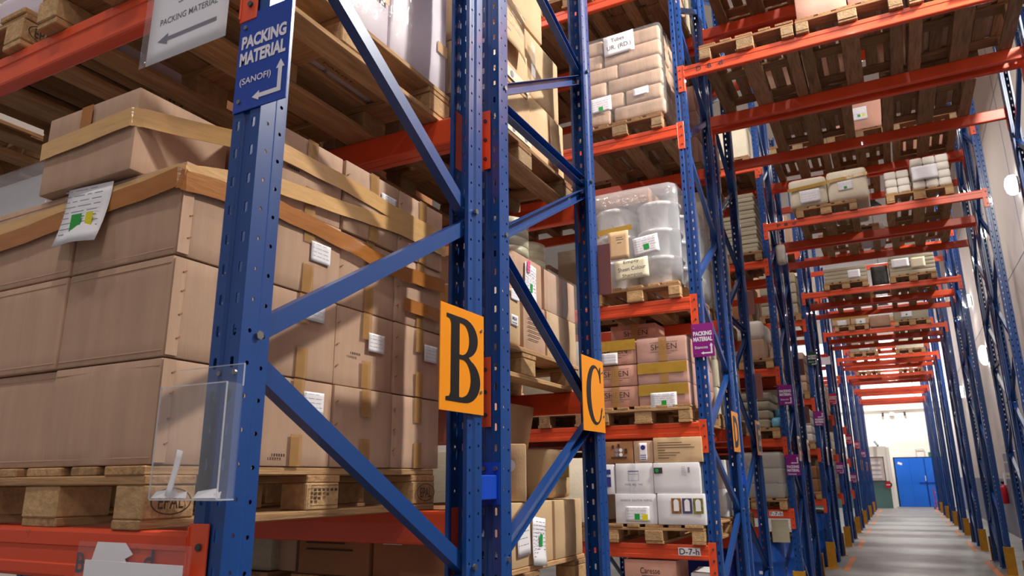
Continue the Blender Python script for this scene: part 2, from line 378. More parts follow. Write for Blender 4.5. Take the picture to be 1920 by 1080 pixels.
def brace_set(nodes):
    res = []
    for a, za, b, zb in nodes:
        q0 = Vector((0, .05 if a == 'o' else DEP-.05, za)); q1 = Vector((0, .05 if b == 'o' else DEP-.05, zb))
        off = Vector((1, 0, 0)).cross((q1-q0).normalized())*.0235
        # channel section: a web and two flanges
        w0 = G().bar(q0+Vector((.017, 0, 0)), q1+Vector((.017, 0, 0)), .0025, .05)
        w0.bar(q0+off, q1+off, .036, .0025); w0.bar(q0-off, q1-off, .036, .0025)
        res.append((w0.mesh('brace'), tuple(q0), tuple(q1)))
    return res
BRACES = (brace_set(NODES_A), brace_set(NODES_B))
BOLT = G().cyl((-.054, 0, 0), (.054, 0, 0), .006, 8).cyl((.047, 0, 0), (.056, 0, 0), .011, 6).cyl((-.047, 0, 0), (-.056, 0, 0), .011, 6).mesh('bolt')
def frame(i, x, side, near):
    y = row_y(i); flip = i % 2 == 1
    f = thing('upright_frame', 'blue perforated upright frame on the %s of the cross aisle, %s rack from the camera' % (side, ORD[i]), 'rack frame',
              (x, y+DEP if flip else y, 0), PI if flip else 0, 'blue upright frames')
    for k, (yy, rz) in enumerate(((0, 0), (DEP, PI))):
        u = ob('upright', UPM, BLUE, f, (0, yy, 0), (0, 0, rz))
        ob('base_plate', FOOT, BLUE, u)
    for m, pa, pb in BRACES[i % 2]:
        br = ob('brace', m, BLUE_W if near else BLUE, f)
        if near:
            ob('bolt', BOLT, STEEL, br, pa)
    return f
for i in range(NROW):
    frame(i, XL, 'left', i < 6)
    if i >= 2: frame(i, XR, 'right', 2 <= i < 6)
for i in (0, 1, 2, 3, 4):
    y = row_y(i); flip = i % 2 == 1
    f = thing('upright_frame', 'blue upright frame at the far left end of the bay, %s rack from the camera' % ORD[i], 'rack frame', (XL-UW-BAY, y+DEP if flip else y, 0), PI if flip else 0, 'blue upright frames')
    for yy, rz in ((0, 0), (DEP, PI)):
        u = ob('upright', UPM, BLUE, f, (0, yy, 0), (0, 0, rz)); ob('base_plate', FOOT, BLUE, u)
    for m, pa, pb in BRACES[i % 2]: ob('brace', m, BLUE, f)

# beams -------------------------------------------------------------
def beam_mesh(h=.115, t=.048):
    c = .009; y0, y1 = -.014, t-.014
    prof = [(y0+c, 0), (y1-c, 0), (y1-c*.3, -c*.3), (y1, -c), (y1, -h+c), (y1-c*.3, -h+c*.3), (y1-c, -h), (y0+c, -h), (y0+c*.3, -h+c*.3), (y0, -h+c), (y0, -h*.72), (y0+.004, -h*.69), (y0+.004, -h*.36), (y0, -h*.33), (y0, -c), (y0+c*.3, -c*.3)]
    return G().prism(prof, 0, BAY, lambda u, v, s: (s, u, v)).mesh('beam')
BEAM = beam_mesh(); withmat(BEAM, ORANGE)
CONN_L = G().cbox(-.058, .002, -.0085, -.0035, -.245, .018, .0012).cbox(-.002, .003, -.012, .052, -.235, .012, .001).mesh('connector')     # at the x=0 end
CONN_R = G().cbox(BAY-.002, BAY+.058, -.0085, -.0035, -.245, .018, .0012).cbox(BAY-.003, BAY+.002, -.012, .052, -.235, .012, .001).mesh('connector')
HOOK = G().cyl((0, -.004, 0), (0, -.0105, 0), .008, 8).mesh('hook')
def beam(x0, yface, ztop, flip, label, near, name='rack_beam'):
    # yface: plane of the upright web; flip: beam faces +Y
    o = ob(name, BEAM, ORANGE, None, (x0+BAY if flip else x0, yface, ztop), (0, 0, PI if flip else 0))
    tag(o, label, 'rack beam', 'orange rack beams')
    for k, m in enumerate((CONN_L, CONN_R)):
        c = ob('connector', m, ORANGE, o)
        if near:
            for z in (-.03, -.115, -.2): ob('hook', HOOK, LAMP_H, c, (-.036 if k == 0 else BAY+.036, -.004, z))
    return o
TUN = (5.265, 6.30)
XB7 = XL-UW/2-BAY; XB8 = XL+UW/2
def levels(i):
    if i == 0: return [1.545, 3.055, 4.6, 6.1]
    if i in (1, 2, 3): return [1.145, 2.083, 3.122, 4.713, 6.25]
    return [1.22, 2.16, 3.13, 4.72, 6.25]
BEAMS = {}
for i in range(NROW):
    y = row_y(i); outer_flip = i % 2 == 1
    yo, yi = (y, y+DEP) if not outer_flip else (y+DEP, y)
    rk = '%s rack from the camera' % ORD[i]
    if i < 12:
        for l, z in enumerate(levels(i)):
            if i > 8 and l > 3: continue
            BEAMS[i, 7, l, 'o'] = beam(XB7, yo, z, outer_flip, 'orange aisle-side beam left of the cross aisle, %s level, %s' % (ORD[l], rk), i < 5)
            BEAMS[i, 7, l, 'i'] = beam(XB7, yi, z, not outer_flip, 'orange inner beam left of the cross aisle, %s level, %s' % (ORD[l], rk), i < 2)
    if i >= 2:
        for l, z in enumerate(TUN):
            BEAMS[i, 8, l, 'o'] = beam(XB8, yo, z, outer_flip, 'orange aisle-side beam bridging the cross aisle, %s tunnel level, %s' % (('lower', 'upper')[l], rk), i < 7)
            BEAMS[i, 8, l, 'i'] = beam(XB8, yi, z, not outer_flip, 'orange inner beam bridging the cross aisle, %s tunnel level, %s' % (('lower', 'upper')[l], rk), i < 4)

# spacers between back-to-back racks
for p in range(NPAIR):
    ya = row_y(2*p)+DEP
    for z in (1.58, 4.3):
        if p > 3 and z > 2: continue
        o = ob('row_spacer', G().cbox(-.03, .03, 0, FLUE, 0, .085).mesh('spacer'), SPACER, None, (XL+.005, ya, z))
        ob('flange', G().cbox(-.04, .04, 0, .004, -.02, .13, .001).mesh('flange'), SPACER, o); 
        fl = ob('flange', G().cbox(-.04, .04, FLUE-.004, FLUE, -.02, .13, .001).mesh('flange'), SPACER, o)
        for sx in (-.025, .025): ob('bolt', G().cyl((sx, FLUE-.014, .108), (sx, FLUE-.004, .108), .009, 6).mesh('bolt'), STEEL, fl)
        tag(o, 'bright blue spacer joining the back-to-back uprights, %s pair of racks, %s' % (ORD[p], 'low' if z < 2 else 'high'), 'spacer', 'rack spacers')

# column guards
GM = G().cbox(-.073, .073, -.13, -.118, 0, .46, .002).cbox(-.073, -.061, -.13, -.02, 0, .46, .002).cbox(.061, .073, -.13, -.02, 0, .46, .002).mesh('guard')
GP = G().cbox(-.11, .11, -.2, -.0, .0, .01, .002).mesh('foot_plate')
for i in range(2, NROW):
    y = row_y(i); flip = i % 2 == 1
    for sd, x in (('left', XL), ('right', XR)):
        o = ob('column_guard', GM, GUARD, None, (x, y+DEP if flip else y, 0), (0, 0, PI if flip else 0))
        ob('foot_plate', GP, GUARD, o)
        tag(o, 'yellow column guard %s of the cross aisle, %s rack from the camera' % (sd, ORD[i]), 'column guard', 'yellow column guards')

# ------------------------------------------------------------------ pallets (1200 deep x 800 wide)
PJ = {}
def pmesh(k):
    if k in PJ: return PJ[k]
    g = G()
    if k == 'deck_w': g.cbox(-.0725, .0725, -.6, .6, 0, .022)
    if k == 'deck_n': g.cbox(-.05, .05, -.6, .6, 0, .022)
    if k == 'cross': g.cbox(-.4, .4, -.0725, .0725, 0, .022)
    if k == 'block_s': g.cbox(-.05, .05, -.0725, .0725, 0, .078, .004)
    if k == 'block_c': g.cbox(-.0725, .0725, -.0725, .0725, 0, .078, .004)
    PJ[k] = g.mesh(k); return PJ[k]
EP_TXT = None
PALLETS = {}
def pallet(x0, y0, z, label, old=False, full=True, group='wooden pallets', stamp=None, seed=None):
    """x0: left edge, y0: front edge, z: underside"""
    r = random.Random(seed if seed is not None else int(x0*977+y0*131+z*53))
    wy, wx, wb = (WOOD_OY, WOOD_OX, WOOD_OB) if old else (WOOD_Y, WOOD_X, WOOD_B)
    if not full:
        g = G()
        for x in (-.3275, -.18, 0, .18, .3275): g.box(x-.06, x+.06, -.6, .6, .122, .144)
        for y in (-.5275, 0, .5275): g.box(-.4, .4, y-.07, y+.07, .1, .122)
        for x in (-.35, 0, .35):
            g.box(x-.06, x+.06, -.6, .6, 0, .022)
            for y in (-.5275, 0, .5275): g.box(x-.05, x+.05, y-.07, y+.07, .022, .1)
        if 'far' not in PJ: PJ['far'] = g.mesh('pallet')
        return tag(ob('pallet', PJ['far'], wy, None, (x0+.4, y0+.6, z)), label, 'pallet', group)
    t = thing('pallet', label, 'pallet', (x0+.4, y0+.6, z), r.uniform(-.006, .006), group)
    j = lambda a: r.uniform(-a, a)
    for k, x in (('deck_w', -.3275), ('deck_n', -.165), ('deck_w', 0), ('deck_n', .165), ('deck_w', .3275)):
        ob('deck_board', pmesh(k), wy, t, (x+j(.006), j(.006), .122), (0, 0, j(.004)))
    for y in (-.5275, 0, .5275): ob('cross_board', pmesh('cross'), wx, t, (j(.003), y+j(.004), .1))
    for x, k in ((-.35, 's'), (0, 'c'), (.35, 's')):
        ob('bottom_board', pmesh('deck_w' if k == 'c' else 'deck_n'), wy, t, (x+j(.003), j(.005), 0))
        for y in (-.5275, 0, .5275):
            ob('block', pmesh('block_'+k), wb, t, (x+j(.002), y+j(.004), .022), (0, 0, j(.02)))
    if stamp:
        for y in (-.53, .53):
            ob('stamp', text_mesh('EPAL', .07, .034, .01), INK_BR, t, (.4068, y, .062), SIDE)
            ring = poly_mesh([ell(0, 0, 1, 1, 0, 360, 28)[:-1], ell(0, 0, .93, .9, 0, 360, 28)[:-1]], .112, .062)
            ob('stamp', ring, INK_BR, t, (.4068, y, .062), SIDE)
        fr = flat((-.06, .06, -.03, -.028), (-.06, .06, .028, .03), (-.06, -.058, -.03, .03), (.058, .06, -.03, .03), *[(-.05+.018*k, -.038+.018*k, a, a+.008) for k in range(6) for a in ((.012, .0, -.012) if k < 2 else (.012,) if k != 3 else (.012, -.001))])
        ob('stamp', fr, INK_BR, t, (.4068, 0, .064), SIDE)
    return t

# ------------------------------------------------------------------ carton, label and tape helpers
def carton(x0, x1, y0, y1, z0, z1, ma, label, cat='box', name='cardboard_box', group=None, rz=0, r=.005, bulge=.004, n=3, seed=0):
    w, d, h = x1-x0, y1-y0, z1-z0
    o = ob(name, softbox(w, d, h, r, bulge, n, seed), ma, None, ((x0+x1)/2, (y0+y1)/2, z0), (0, 0, rz))
    o['_d'] = (w, d, h, bulge)
    return tag(o, label, cat, group)
def on_face(o, face, u, v, off=.0015):
    w, d, h, b = o['_d']; e = off + max(0, b*.85)
    if face == 'f': return (u*w/2, -d/2-e, v*h), FRONT
    if face == 'r': return (w/2+e, u*d/2, v*h), SIDE
    if face == 'b': return (u*w/2, d/2+e, v*h), REAR
def tape_strip(o, face, u, v, w, h, ma=None, vert=True):
    loc, rot = on_face(o, face, u, v, .0008)
    g = G().box(-w/2, w/2, -h/2, h/2, -.0012, .0004)
    return ob('tape_strip', g.mesh('tape'), ma or TAPE, o, loc, rot)
SHEETS = {}
def sheet_mesh(w, h, curl):
    k = (round(w, 3), round(h, 3), curl)
    if k in SHEETS: return SHEETS[k]
    g = G(); n = 6
    for t in (0, .0006):
        for j in range(n+1):
            for i in range(n+1):
                u, v = i/n-.5, j/n-.5
                g.v.append((u*w, v*h, curl*((.5-v)**2*.9 + .25*math.sin(u*5+1)*(.5-v)) + t))
    N_ = (n+1)**2
    for j in range(n):
        for i in range(n):
            a = j*(n+1)+i; g.f.append((N_+a, N_+a+1, N_+a+n+2, N_+a+n+1)); g.f.append((a, a+n+1, a+n+2, a+1))
    for i in range(n):
        for a, b in ((i, i+1), (n*(n+1)+i+1, n*(n+1)+i), ((i+1)*(n+1), i*(n+1)), (i*(n+1)+n, (i+1)*(n+1)+n)): g.f.append((a, b, N_+b, N_+a))
    SHEETS[k] = g.mesh('sheet', True); return SHEETS[k]
def label_sheet(parent, loc, rot, w, h, tilt=0, green=None, yellow=None, lines=6, curl=.0, ma=None, ink=None):
    rx, ry, rz = rot
    L_ = ob('label_sheet', sheet_mesh(w, h, curl), ma or PAPER, parent, loc, (rx, ry, rz))
    if tilt: L_.rotation_euler = (Matrix.Rotation(rz, 3, 'Z') @ Matrix.Rotation(rx, 3, 'X') @ Matrix.Rotation(tilt, 3, 'Z')).to_euler()
    if lines:
        r = random.Random(int(w*1e4+h*1e3)); rc = []
        for k in range(lines):
            yy = h*.40 - k*h*.8/max(lines, 1); x = -w*.42
            while x < w*.3:
                l = r.uniform(.08, .3)*w; rc.append((x, min(x+l, w*.42), yy-h*.008, yy+h*.008)); x += l+w*.06
        ob('print', flat(*rc), ink or INK_L, L_, (0, 0, .0012+curl*.5 if curl else .0012))
    zz = .0016 + (curl*.55 if curl else 0)
    if green: ob('green_sticker', flat(green), GREEN, L_, (0, 0, zz))
    if yellow: ob('yellow_sticker', flat(yellow), YELLOW, L_, (0, 0, zz))
    return L_
def ribbon(name, pts, width, ma, label, cat='tape', th=.0008, group=None, vdir=(0, 0, 1), sub=6, wav=.0, close=False):
    """a band following pts; pts = (x,y,z) centre line"""
    P = [Vector(p) for p in pts]; Q = []
    for a, b in zip(P[:-1], P[1:]):
        for k in range(sub): Q.append(a.lerp(b, k/sub))
    Q.append(P[-1]); g = G(); V = Vector(vdir); n = len(Q)
    for i, p in enumerate(Q):
        d = (Q[min(i+1, n-1)]-Q[max(i-1, 0)]).normalized(); s = (V - d*V.dot(d)).normalized(); nn = d.cross(s)
        wv = wav*math.sin(i*1.7)
        for sv, t in ((-.5, -th), (.5, -th), (.5, th), (-.5, th)):
            g.v.append(tuple(p + s*(sv*width+wv) + nn*t))
    for i in range(n-1):
        for k in range(4): g.f.append((i*4+k, i*4+(k+1) % 4, i*4+4+(k+1) % 4, i*4+4+k))
    g.f.append((3, 2, 1, 0)); g.f.append(tuple((n-1)*4+k for k in range(4)))
    return tag(ob(name, g.mesh(name, False), ma), label, cat, group)
def wrap(x0, x1, y0, y1, z0, z1, ma, label, bul=.012, r=.03, seed=1):
    o = ob('stretch_wrap', softbox(x1-x0, y1-y0, z1-z0, r, bul, 10, seed), ma, None, ((x0+x1)/2, (y0+y1)/2, z0))
    return tag(o, label, 'plastic wrap')
#PART2
# ------------------------------------------------------------------ lamps
def aim(o, d): o.rotation_euler = Vector(d).to_track_quat('-Z', 'Y').to_euler()
LENS = None
def wall_lamp(y, z, power, label, big=.66, light=True, axis='x', x=None):
    t = thing('wall_lamp', label, 'lamp', (XW if axis == 'x' else x, y, z), 0 if axis == 'x' else -PI/2, 'wall lamps')
    g = G().lathe([(.0, -.0), (.10, .0), (.105, .02), (.105, .04)], 20)
    m = g.mesh('housing'); 
    for v in m.vertices: v.co = (-v.co.z, v.co.x*1.5*big, v.co.y*2.4*big)
    ob('housing', m, LAMP_H, t)
    m = G().lathe([(.115, .035), (.125, .08), (.12, .14), (.09, .19), (.04, .215), (.01, .22)], 20).mesh('diffuser', True)
    for v in m.vertices: v.co = (-v.co.z, v.co.x*1.5*big, v.co.y*2.4*big)
    ob('diffuser', m, LAMP_G, t)
    ob('bracket', G().cbox(-.03, 0, .12, .2, -.06, .02).cbox(-.14, 0, .17, .2, .0, .03).mesh('bracket'), LAMP_H, t)
    if light:
        l = area('wall_lamp_light', (-.24, 0, 0), (0, 0, 0), .4, power, (1, .97, .86)); l.parent = t; aim(l, (-1, -.05, -.55))
for k, (y, pw) in enumerate(((-5.3, .5), (5.0, 2.5), (15.35, .45), (25.7, .4))):
    wall_lamp(y, 6.83, WALL_W*pw, 'oval white wall lamp high on the right wall, %s from the camera' % ORD[k])
wall_lamp(24.2, 4.92, WALL_W*.2, 'large oval white wall lamp halfway up the right wall', .95)
wall_lamp(33.4, 4.80, WALL_W*.2, 'oval white wall lamp halfway up the right wall, farther of the two', .75)
wall_lamp(36.0, 6.83, WALL_W*.6, 'oval white wall lamp high on the right wall, near its far end')
HB = G().lathe([(.05, .30), (.09, .28), (.10, .16), (.24, .02), (.25, 0)], 20).mesh('shade', True)
HD = G().lathe([(.0, .0), (.235, .004), (.235, .012)], 20).mesh('diffuser')
for p in range(NPAIR):
    yc = -1.25 + PER*p
    for k, x in enumerate((.25, -4.6)):
        if p > 6 and k: continue
        t = thing('high_bay_lamp', 'round high-bay ceiling lamp over the %s picking aisle, %s' % (ORD[p], ('at the cross aisle', 'left of the cross aisle')[k]), 'lamp', (x, yc, 9.3), 0, 'high-bay lamps')
        ob('shade', HB, LAMP_H, t); ob('diffuser', HD, LAMP_G, t)
        ob('cable', G().cyl((0, 0, .29), (0, 0, ZC-9.3), .008, 6).mesh('cable'), LAMP_H, t)
        l = area('high_bay_light', (0, 0, -.02), (0, 0, 0), .42, AISLE_W*((1, .8, .45, .42, .5, .55, .6, .7, .9)[p] if k == 0 else .8), (1, .95, .88)); l.parent = t
t = thing('high_bay_lamp', 'added unseen ceiling lamp brightening the end wall near the blue doors', 'lamp', (0, 43.0, 9.3), 0, 'high-bay lamps')  # extra lamp, added to whiten the end wall
ob('shade', HB, LAMP_H, t); ob('diffuser', HD, LAMP_G, t)
ob('cable', G().cyl((0, 0, .29), (0, 0, ZC-9.3), .008, 6).mesh('cable'), LAMP_H, t)
l = area('high_bay_light', (0, 0, -.02), (0, 0, 0), .42, END_FILL_W, (1, .97, .92)); l.parent = t

# ------------------------------------------------------------------ end of the hall
d1 = struct(ob('door_1', G().cbox(-.30, 2.06, YE-.05, YE, 0, 2.62).mesh('door_frame'), BLACK))
for x0, x1 in ((-.24, 1.18), (1.20, 2.02)):
    lf = ob('door_leaf', G().cbox(x0, x1, YE-.10, YE-.04, .01, 2.57).mesh('leaf'), DOORB, d1)
    for xx in (x0+.02, (x0+x1)/2, x1-.02): ob('seam', G().box(xx-.004, xx+.004, YE-.103, YE-.099, .05, 2.5).mesh('seam'), SIGN_B, lf)
bolt_ = ob('door_bolt', G().cbox(.82, 1.7, YE-.14, YE-.10, 1.24, 1.28).cbox(1.14, 1.18, YE-.14, YE-.10, .1, 1.5).mesh('bolt'), SIGN_B, d1)
ob('door_handle', G().cbox(1.13, 1.17, YE-.16, YE-.10, 1.34, 1.62).mesh('handle'), WHITE_V, d1)
ob('door_notice', flat((-.12, .1, -.06, .06)), PAPER, d1, (.02, YE-.104, 2.28), (PI/2, .35, 0))
o = ob('pipe_loop', G().cyl((.87, YE-.06, 2.62), (.87, YE-.06, 3.04), .02, 8).cyl((1.27, YE-.06, 2.62), (1.27, YE-.06, 3.04), .02, 8).cyl((.86, YE-.06, 3.04), (1.28, YE-.06, 3.04), .02, 8).mesh('pipe'), WALLM)
tag(o, 'grey pipe loop standing above the blue doors', 'pipe')
o = ob('exit_sign', G().cbox(1.45, 2.0, YE-.08, YE, 2.66, 2.86).mesh('exit'), mat('green_box', (40, 120, 70), .4)); tag(o, 'green sign box over the right end of the blue doors', 'sign')
for k, (x, s) in enumerate(((-.49, .05), (-.04, .12), (.6, .05))):
    o = ob('wall_bracket', G().cbox(x-s, x+s, YE-.14, YE, 4.88, 5.08).mesh('bracket'), CEIL if s > .1 else LAMP_H)
    tag(o, ('thin dark bracket left of the grey box on the white end wall', 'square grey box under the ledge of the white end wall', 'thin dark bracket right of the grey box on the white end wall')[k], 'bracket')
o = ob('camera_mount', G().bar((-.9, 43.7, 3.18), (-1.05, 43.9, 3.42), .1, .08).mesh('cam'), LAMP_H); tag(o, 'small dark device angled on top of the partition room', 'camera')
o = ob('notice_board', G().cbox(-1.9, -.72, 43.86, 43.9, 1.36, 2.62).mesh('board'), WALLM); tag(o, 'framed pale notice board on the partition room wall', 'notice board')
ob('frame', G().box(-1.9, -.72, 43.85, 43.865, 2.58, 2.62).box(-.76, -.72, 43.85, 43.865, 1.36, 2.62).box(-1.9, -.72, 43.85, 43.865, 1.36, 1.40).mesh('frame'), LAMP_H, o)
for z in (2.3, 2.05, 1.8, 1.6): ob('notice', flat((-.25, .25, -.07, .07)), PAPER, o, (-1.15, 43.845, z), FRONT)
o = ob('round_sign', G().cyl((-.655, 43.87, 1.18), (-.655, 43.89, 1.18), .17, 24).mesh('disc'), REDP); tag(o, 'round red prohibition sign on the teal partition wall', 'sign')
ob('white_bar', flat((-.1, .1, -.025, .025)), WHITE_V, o, (-.655, 43.868, 1.18), FRONT)
t = thing('hand_truck', 'red metal hand truck parked by the blue doors', 'trolley', (1.47, 43.1, 0))
ob('frame', G().cyl((-.12, 0, .05), (-.14, .1, 1.05), .022, 8).cyl((.16, 0, .05), (.14, .1, 1.05), .022, 8).cyl((-.12, .03, .35), (.16, .03, .35), .018, 8).cyl((-.14, .08, .8), (.15, .08, .8), .018, 8).mesh('frame'), REDP, t)
ob('toe_plate', G().cbox(-.16, .2, -.2, .02, .0, .02).mesh('toe'), REDP, t)
for x in (-.18, .22): ob('wheel', G().cyl((x-.02, .06, .09), (x+.02, .06, .09), .09, 16).mesh('wheel'), BLACK, t)
t = thing('fire_extinguisher', 'red fire extinguisher hung on the right wall below a text panel', 'fire extinguisher', (XW-.1, 25.0, .86))
ob('cylinder', G().lathe([(.07, 0), (.085, .02), (.085, .42), (.06, .48), (.025, .5), (.025, .54)], 16).mesh('cyl', True), REDP, t)
ob('valve', G().cbox(-.05, .03, -.03, .03, .54, .6).mesh('valve'), BLACK, t)
ob('sign_card', G().box(.08, .1, .1, .5, .5, .82).mesh('card'), PAPER, t)
o = ob('text_panel', G().cbox(XW-.02, XW-.001, 23.6, 24.8, 1.62, 2.42).mesh('panel'), CEIL); tag(o, 'grey text panel on the right wall above the red extinguisher', 'sign')
ob('print', G().box(XW-.023, XW-.021, 23.7, 24.7, 1.7, 1.95).box(XW-.023, XW-.021, 23.7, 24.7, 2.0, 2.2).mesh('print'), INK_L, o)
for k in range(3):
    o = ob('white_sack', softbox(.35, .6, .22, .08, .02, 5, k), SACK, None, (2.1+.05*k, 15.0+.25*k, .22*k)); tag(o, 'white sack on the floor behind the right frames, %s of the pile' % ('bottom', 'middle', 'top')[k], 'sack', 'sacks by the right wall')

# ------------------------------------------------------------------ signs
CB = (
 [(0, 0), (0, .045), (.09, .055), (.13, .10), (.13, .90), (.09, .945), (0, .955), (0, 1), (.50, 1)] + ell(.50, .765, .42, .235, 88, -70, 14) + ell(.52, .265, .48, .265, 66, -90, 16),
 [(.37, .93), (.46, .93)] + ell(.46, .745, .20, .185, 80, -80, 12) + [(.46, .555), (.37, .555)],
 [(.37, .50), (.48, .50)] + ell(.47, .285, .24, .215, 80, -80, 12) + [(.46, .06), (.37, .06)])
CC = ([(.98, .72), (.98, .99), (.92, .99), (.88, .93)] + ell(.56, .5, .56, .5, 58, 310, 30) + [(1.0, .26), (.94, .27)] + ell(.64, .5, .36, .455, 312, 50, 30) + [(.92, .72)],)
def plate(name, label, ma, x0, x1, y, z0, z1, th=.004, cat='sign', group=None):     # faces -Y
    o = ob(name, G().cbox(-(x1-x0)/2, (x1-x0)/2, -th, 0, 0, z1-z0, .0008).mesh('plate'), ma, None, ((x0+x1)/2, y, z0)); o['_d'] = (x1-x0, 0, z1-z0, 0)
    return tag(o, label, cat, group)
SCREW = G().cyl((0, 0, -.001), (0, 0, .004), .006, 10).mesh('screw')
for i in range(NROW):
    y1 = row_y(i)+DEP - (.0 if i % 2 == 0 else .01); y0_ = y1-.287
    L = LETTERS[i]
    m = G().cbox(0, .004, 0, .287, 0, .358, .0008).mesh('plate')
    o = ob('row_sign', m, SIGN_O, None, (XL+UW/2+.004, y0_, 1.868))
    tag(o, 'orange row sign with black letter %s on the left uprights' % L if i < 2 else 'orange row sign seen edge-on at the left uprights, %s rack from the camera' % ORD[i], 'sign', 'orange row signs')
    if i == 0: gm = poly_mesh(CB, .225, .292)
    elif i == 1: gm = poly_mesh(CC, .20, .292)
    else: gm = text_mesh(L, .2, .28, .03)
    ob('letter', gm, BLACK, o, (.0052, .148, .179), SIDE)
    for z in (.08, .3): ob('screw', SCREW, STEEL, o, (.004, .265, z), SIDE)
def arrow_l(w, h, t=.011):   # L shaped arrow: up on the right, left along the bottom
    a = t*1.35
    return poly_mesh([[(0, t*1.15), (a*1.6, t*2.4), (a*1.6, t*1.7), (w-t*1.9, t*1.7), (w-t*1.9, h-a*1.6), (w-t*2.6, h-a*1.6), (w-t*1.3, h), (w, h-a*1.6), (w-t*.7, h-a*1.6), (w-t*.7, t*.6), (a*1.6, t*.6), (a*1.6, 0)]], w, h)
def rack_sign(x0, y, z0, ma, label, word, big=1., flipped=False, group='packing material signs'):
    w, h = .176*big, .276*big
    o = plate('material_sign', label, ma, x0, x0+w, y, z0, z0+h, group=group)
    yy = -.0052; s = 1
    zt = (lambda z: h-z) if flipped else (lambda z: z)
    a, b = (.70, .53) if not flipped else (.42, .25)
    ob('lettering', text_mesh('PACKING', w*.86, h*.135, .045), WHITE_V, o, (0, yy, h*a), FRONT)
    ob('lettering', text_mesh('MATERIAL', w*.88, h*.135, .045), WHITE_V, o, (0, yy, h*b), FRONT)
    ob('lettering', text_mesh(word, w*.60, h*.085, .012), WHITE_V, o, (-w*.1, yy, h*.285 if not flipped else h*.08), FRONT)
    ob('arrow', arrow_l(w*.58, h*.34), WHITE_V, o, (w*.16, yy, h*.23 if not flipped else h*.72), FRONT if not flipped else (PI/2, 0, 0))
    for zz in (.1, .86): ob('screw', SCREW, STEEL, o, (-w*.38, -.004, h*zz), FRONT)
    return o
o = rack_sign(-1.385, Y0-.002, 2.548, SIGN_B, 'blue sign reading packing material with a white bent arrow on the nearest upright', '(SANOFI)', 1.02)
rack_sign(-1.392, row_y(2)-.014, 2.602, SIGN_P, 'purple packing material sign on the third rack from the camera', 'Stancos')
rack_sign(-1.372, row_y(4)-.014, 2.605, SIGN_P, 'upper purple packing material sign on the fifth rack from the camera', 'Stancos')
rack_sign(-1.372, row_y(4)-.014, 1.662, SIGN_P, 'lower purple packing material sign on the fifth rack from the camera', 'Stancos', 1., True)
rack_sign(-1.372, row_y(6)-.014, 3.78, SIGN_G, 'dark green packing material sign on the seventh rack from the camera', 'Stancos')
rack_sign(-1.372, row_y(6)-.014, 2.605, SIGN_P, 'purple packing material sign on the seventh rack from the camera', 'Stancos', 1., True)
rack_sign(-1.39, row_y(8)-.014, 3.41, SIGN_R, 'crimson packing material sign on the ninth rack from the camera', 'Stancos')
rack_sign(-1.42, row_y(8)-.014, 1.70, SIGN_P, 'purple packing material sign on the ninth rack from the camera', 'Stancos')
rack_sign(-1.39, row_y(10)-.014, 2.605, SIGN_R, 'crimson packing material sign on the eleventh rack from the camera', 'Stancos')
rack_sign(-1.39, row_y(12)-.014, 2.605, SIGN_R, 'crimson packing material sign on the thirteenth rack from the camera', 'Stancos')
rack_sign(-1.39, row_y(14)-.014, 2.4, SIGN_P, 'purple packing material sign on the fifteenth rack from the camera', 'Stancos')
rack_sign(-1.39, row_y(10)-.014, 1.45, SIGN_P, 'low purple packing material sign on the eleventh rack from the camera', 'Stancos')
o = plate('shelf_card', 'white card with a red clip on the ninth rack from the camera', PAPER, -1.49, -1.25, row_y(8)-.014, 4.44, 4.65); ob('clip', G().cbox(-.08, .08, -.01, -.004, .2, .25).mesh('clip'), REDP, o)
# reverse sides of the signs on the far faces
for k, (i, z) in enumerate(((1, 2.585), (3, 3.41), (3, 2.47), (5, 3.3), (5, 2.5), (7, 2.6))):
    yb = row_y(i)+DEP+.006
    o = plate('sign_reverse', 'brown back of a sign fixed to the %s rack from the camera, %s' % (ORD[i], 'upper' if z > 3 else 'lower'), SIGN_BACK, -1.402, -1.222, yb+.004, z, z+.276, group='sign reverses')
# hanging paper in a sleeve on the near upper beam
t = thing('hanging_notice', 'white paper notice with a grey arrow in a plastic sleeve, hung from the nearest beam', 'notice', (-1.58, 1.126, 2.775))
Lh = ob('plastic_sleeve', sheet_mesh(.345, .255, .0), SLEEVE, t, (-.005, -.003, .125), FRONT)
p_ = ob('paper', sheet_mesh(.315, .25, .0), PAPER, t, (.005, .0, .125), FRONT)
ob('lettering', text_mesh('SANOFI', .115, .022, .012), INK, p_, (.01, .055, .0012)); ob('lettering', text_mesh('PACKING MATERIAL', .23, .020, .01), INK, p_, (.0, .0, .0012))
ob('arrow', poly_mesh([[(0, .5), (.18, 1), (.18, .68), (1, .68), (1, .32), (.18, .32), (.18, 0)]], .235, .036), mat('slate_ink', (88, 88, 108), .6), p_, (.0, -.06, .0012))
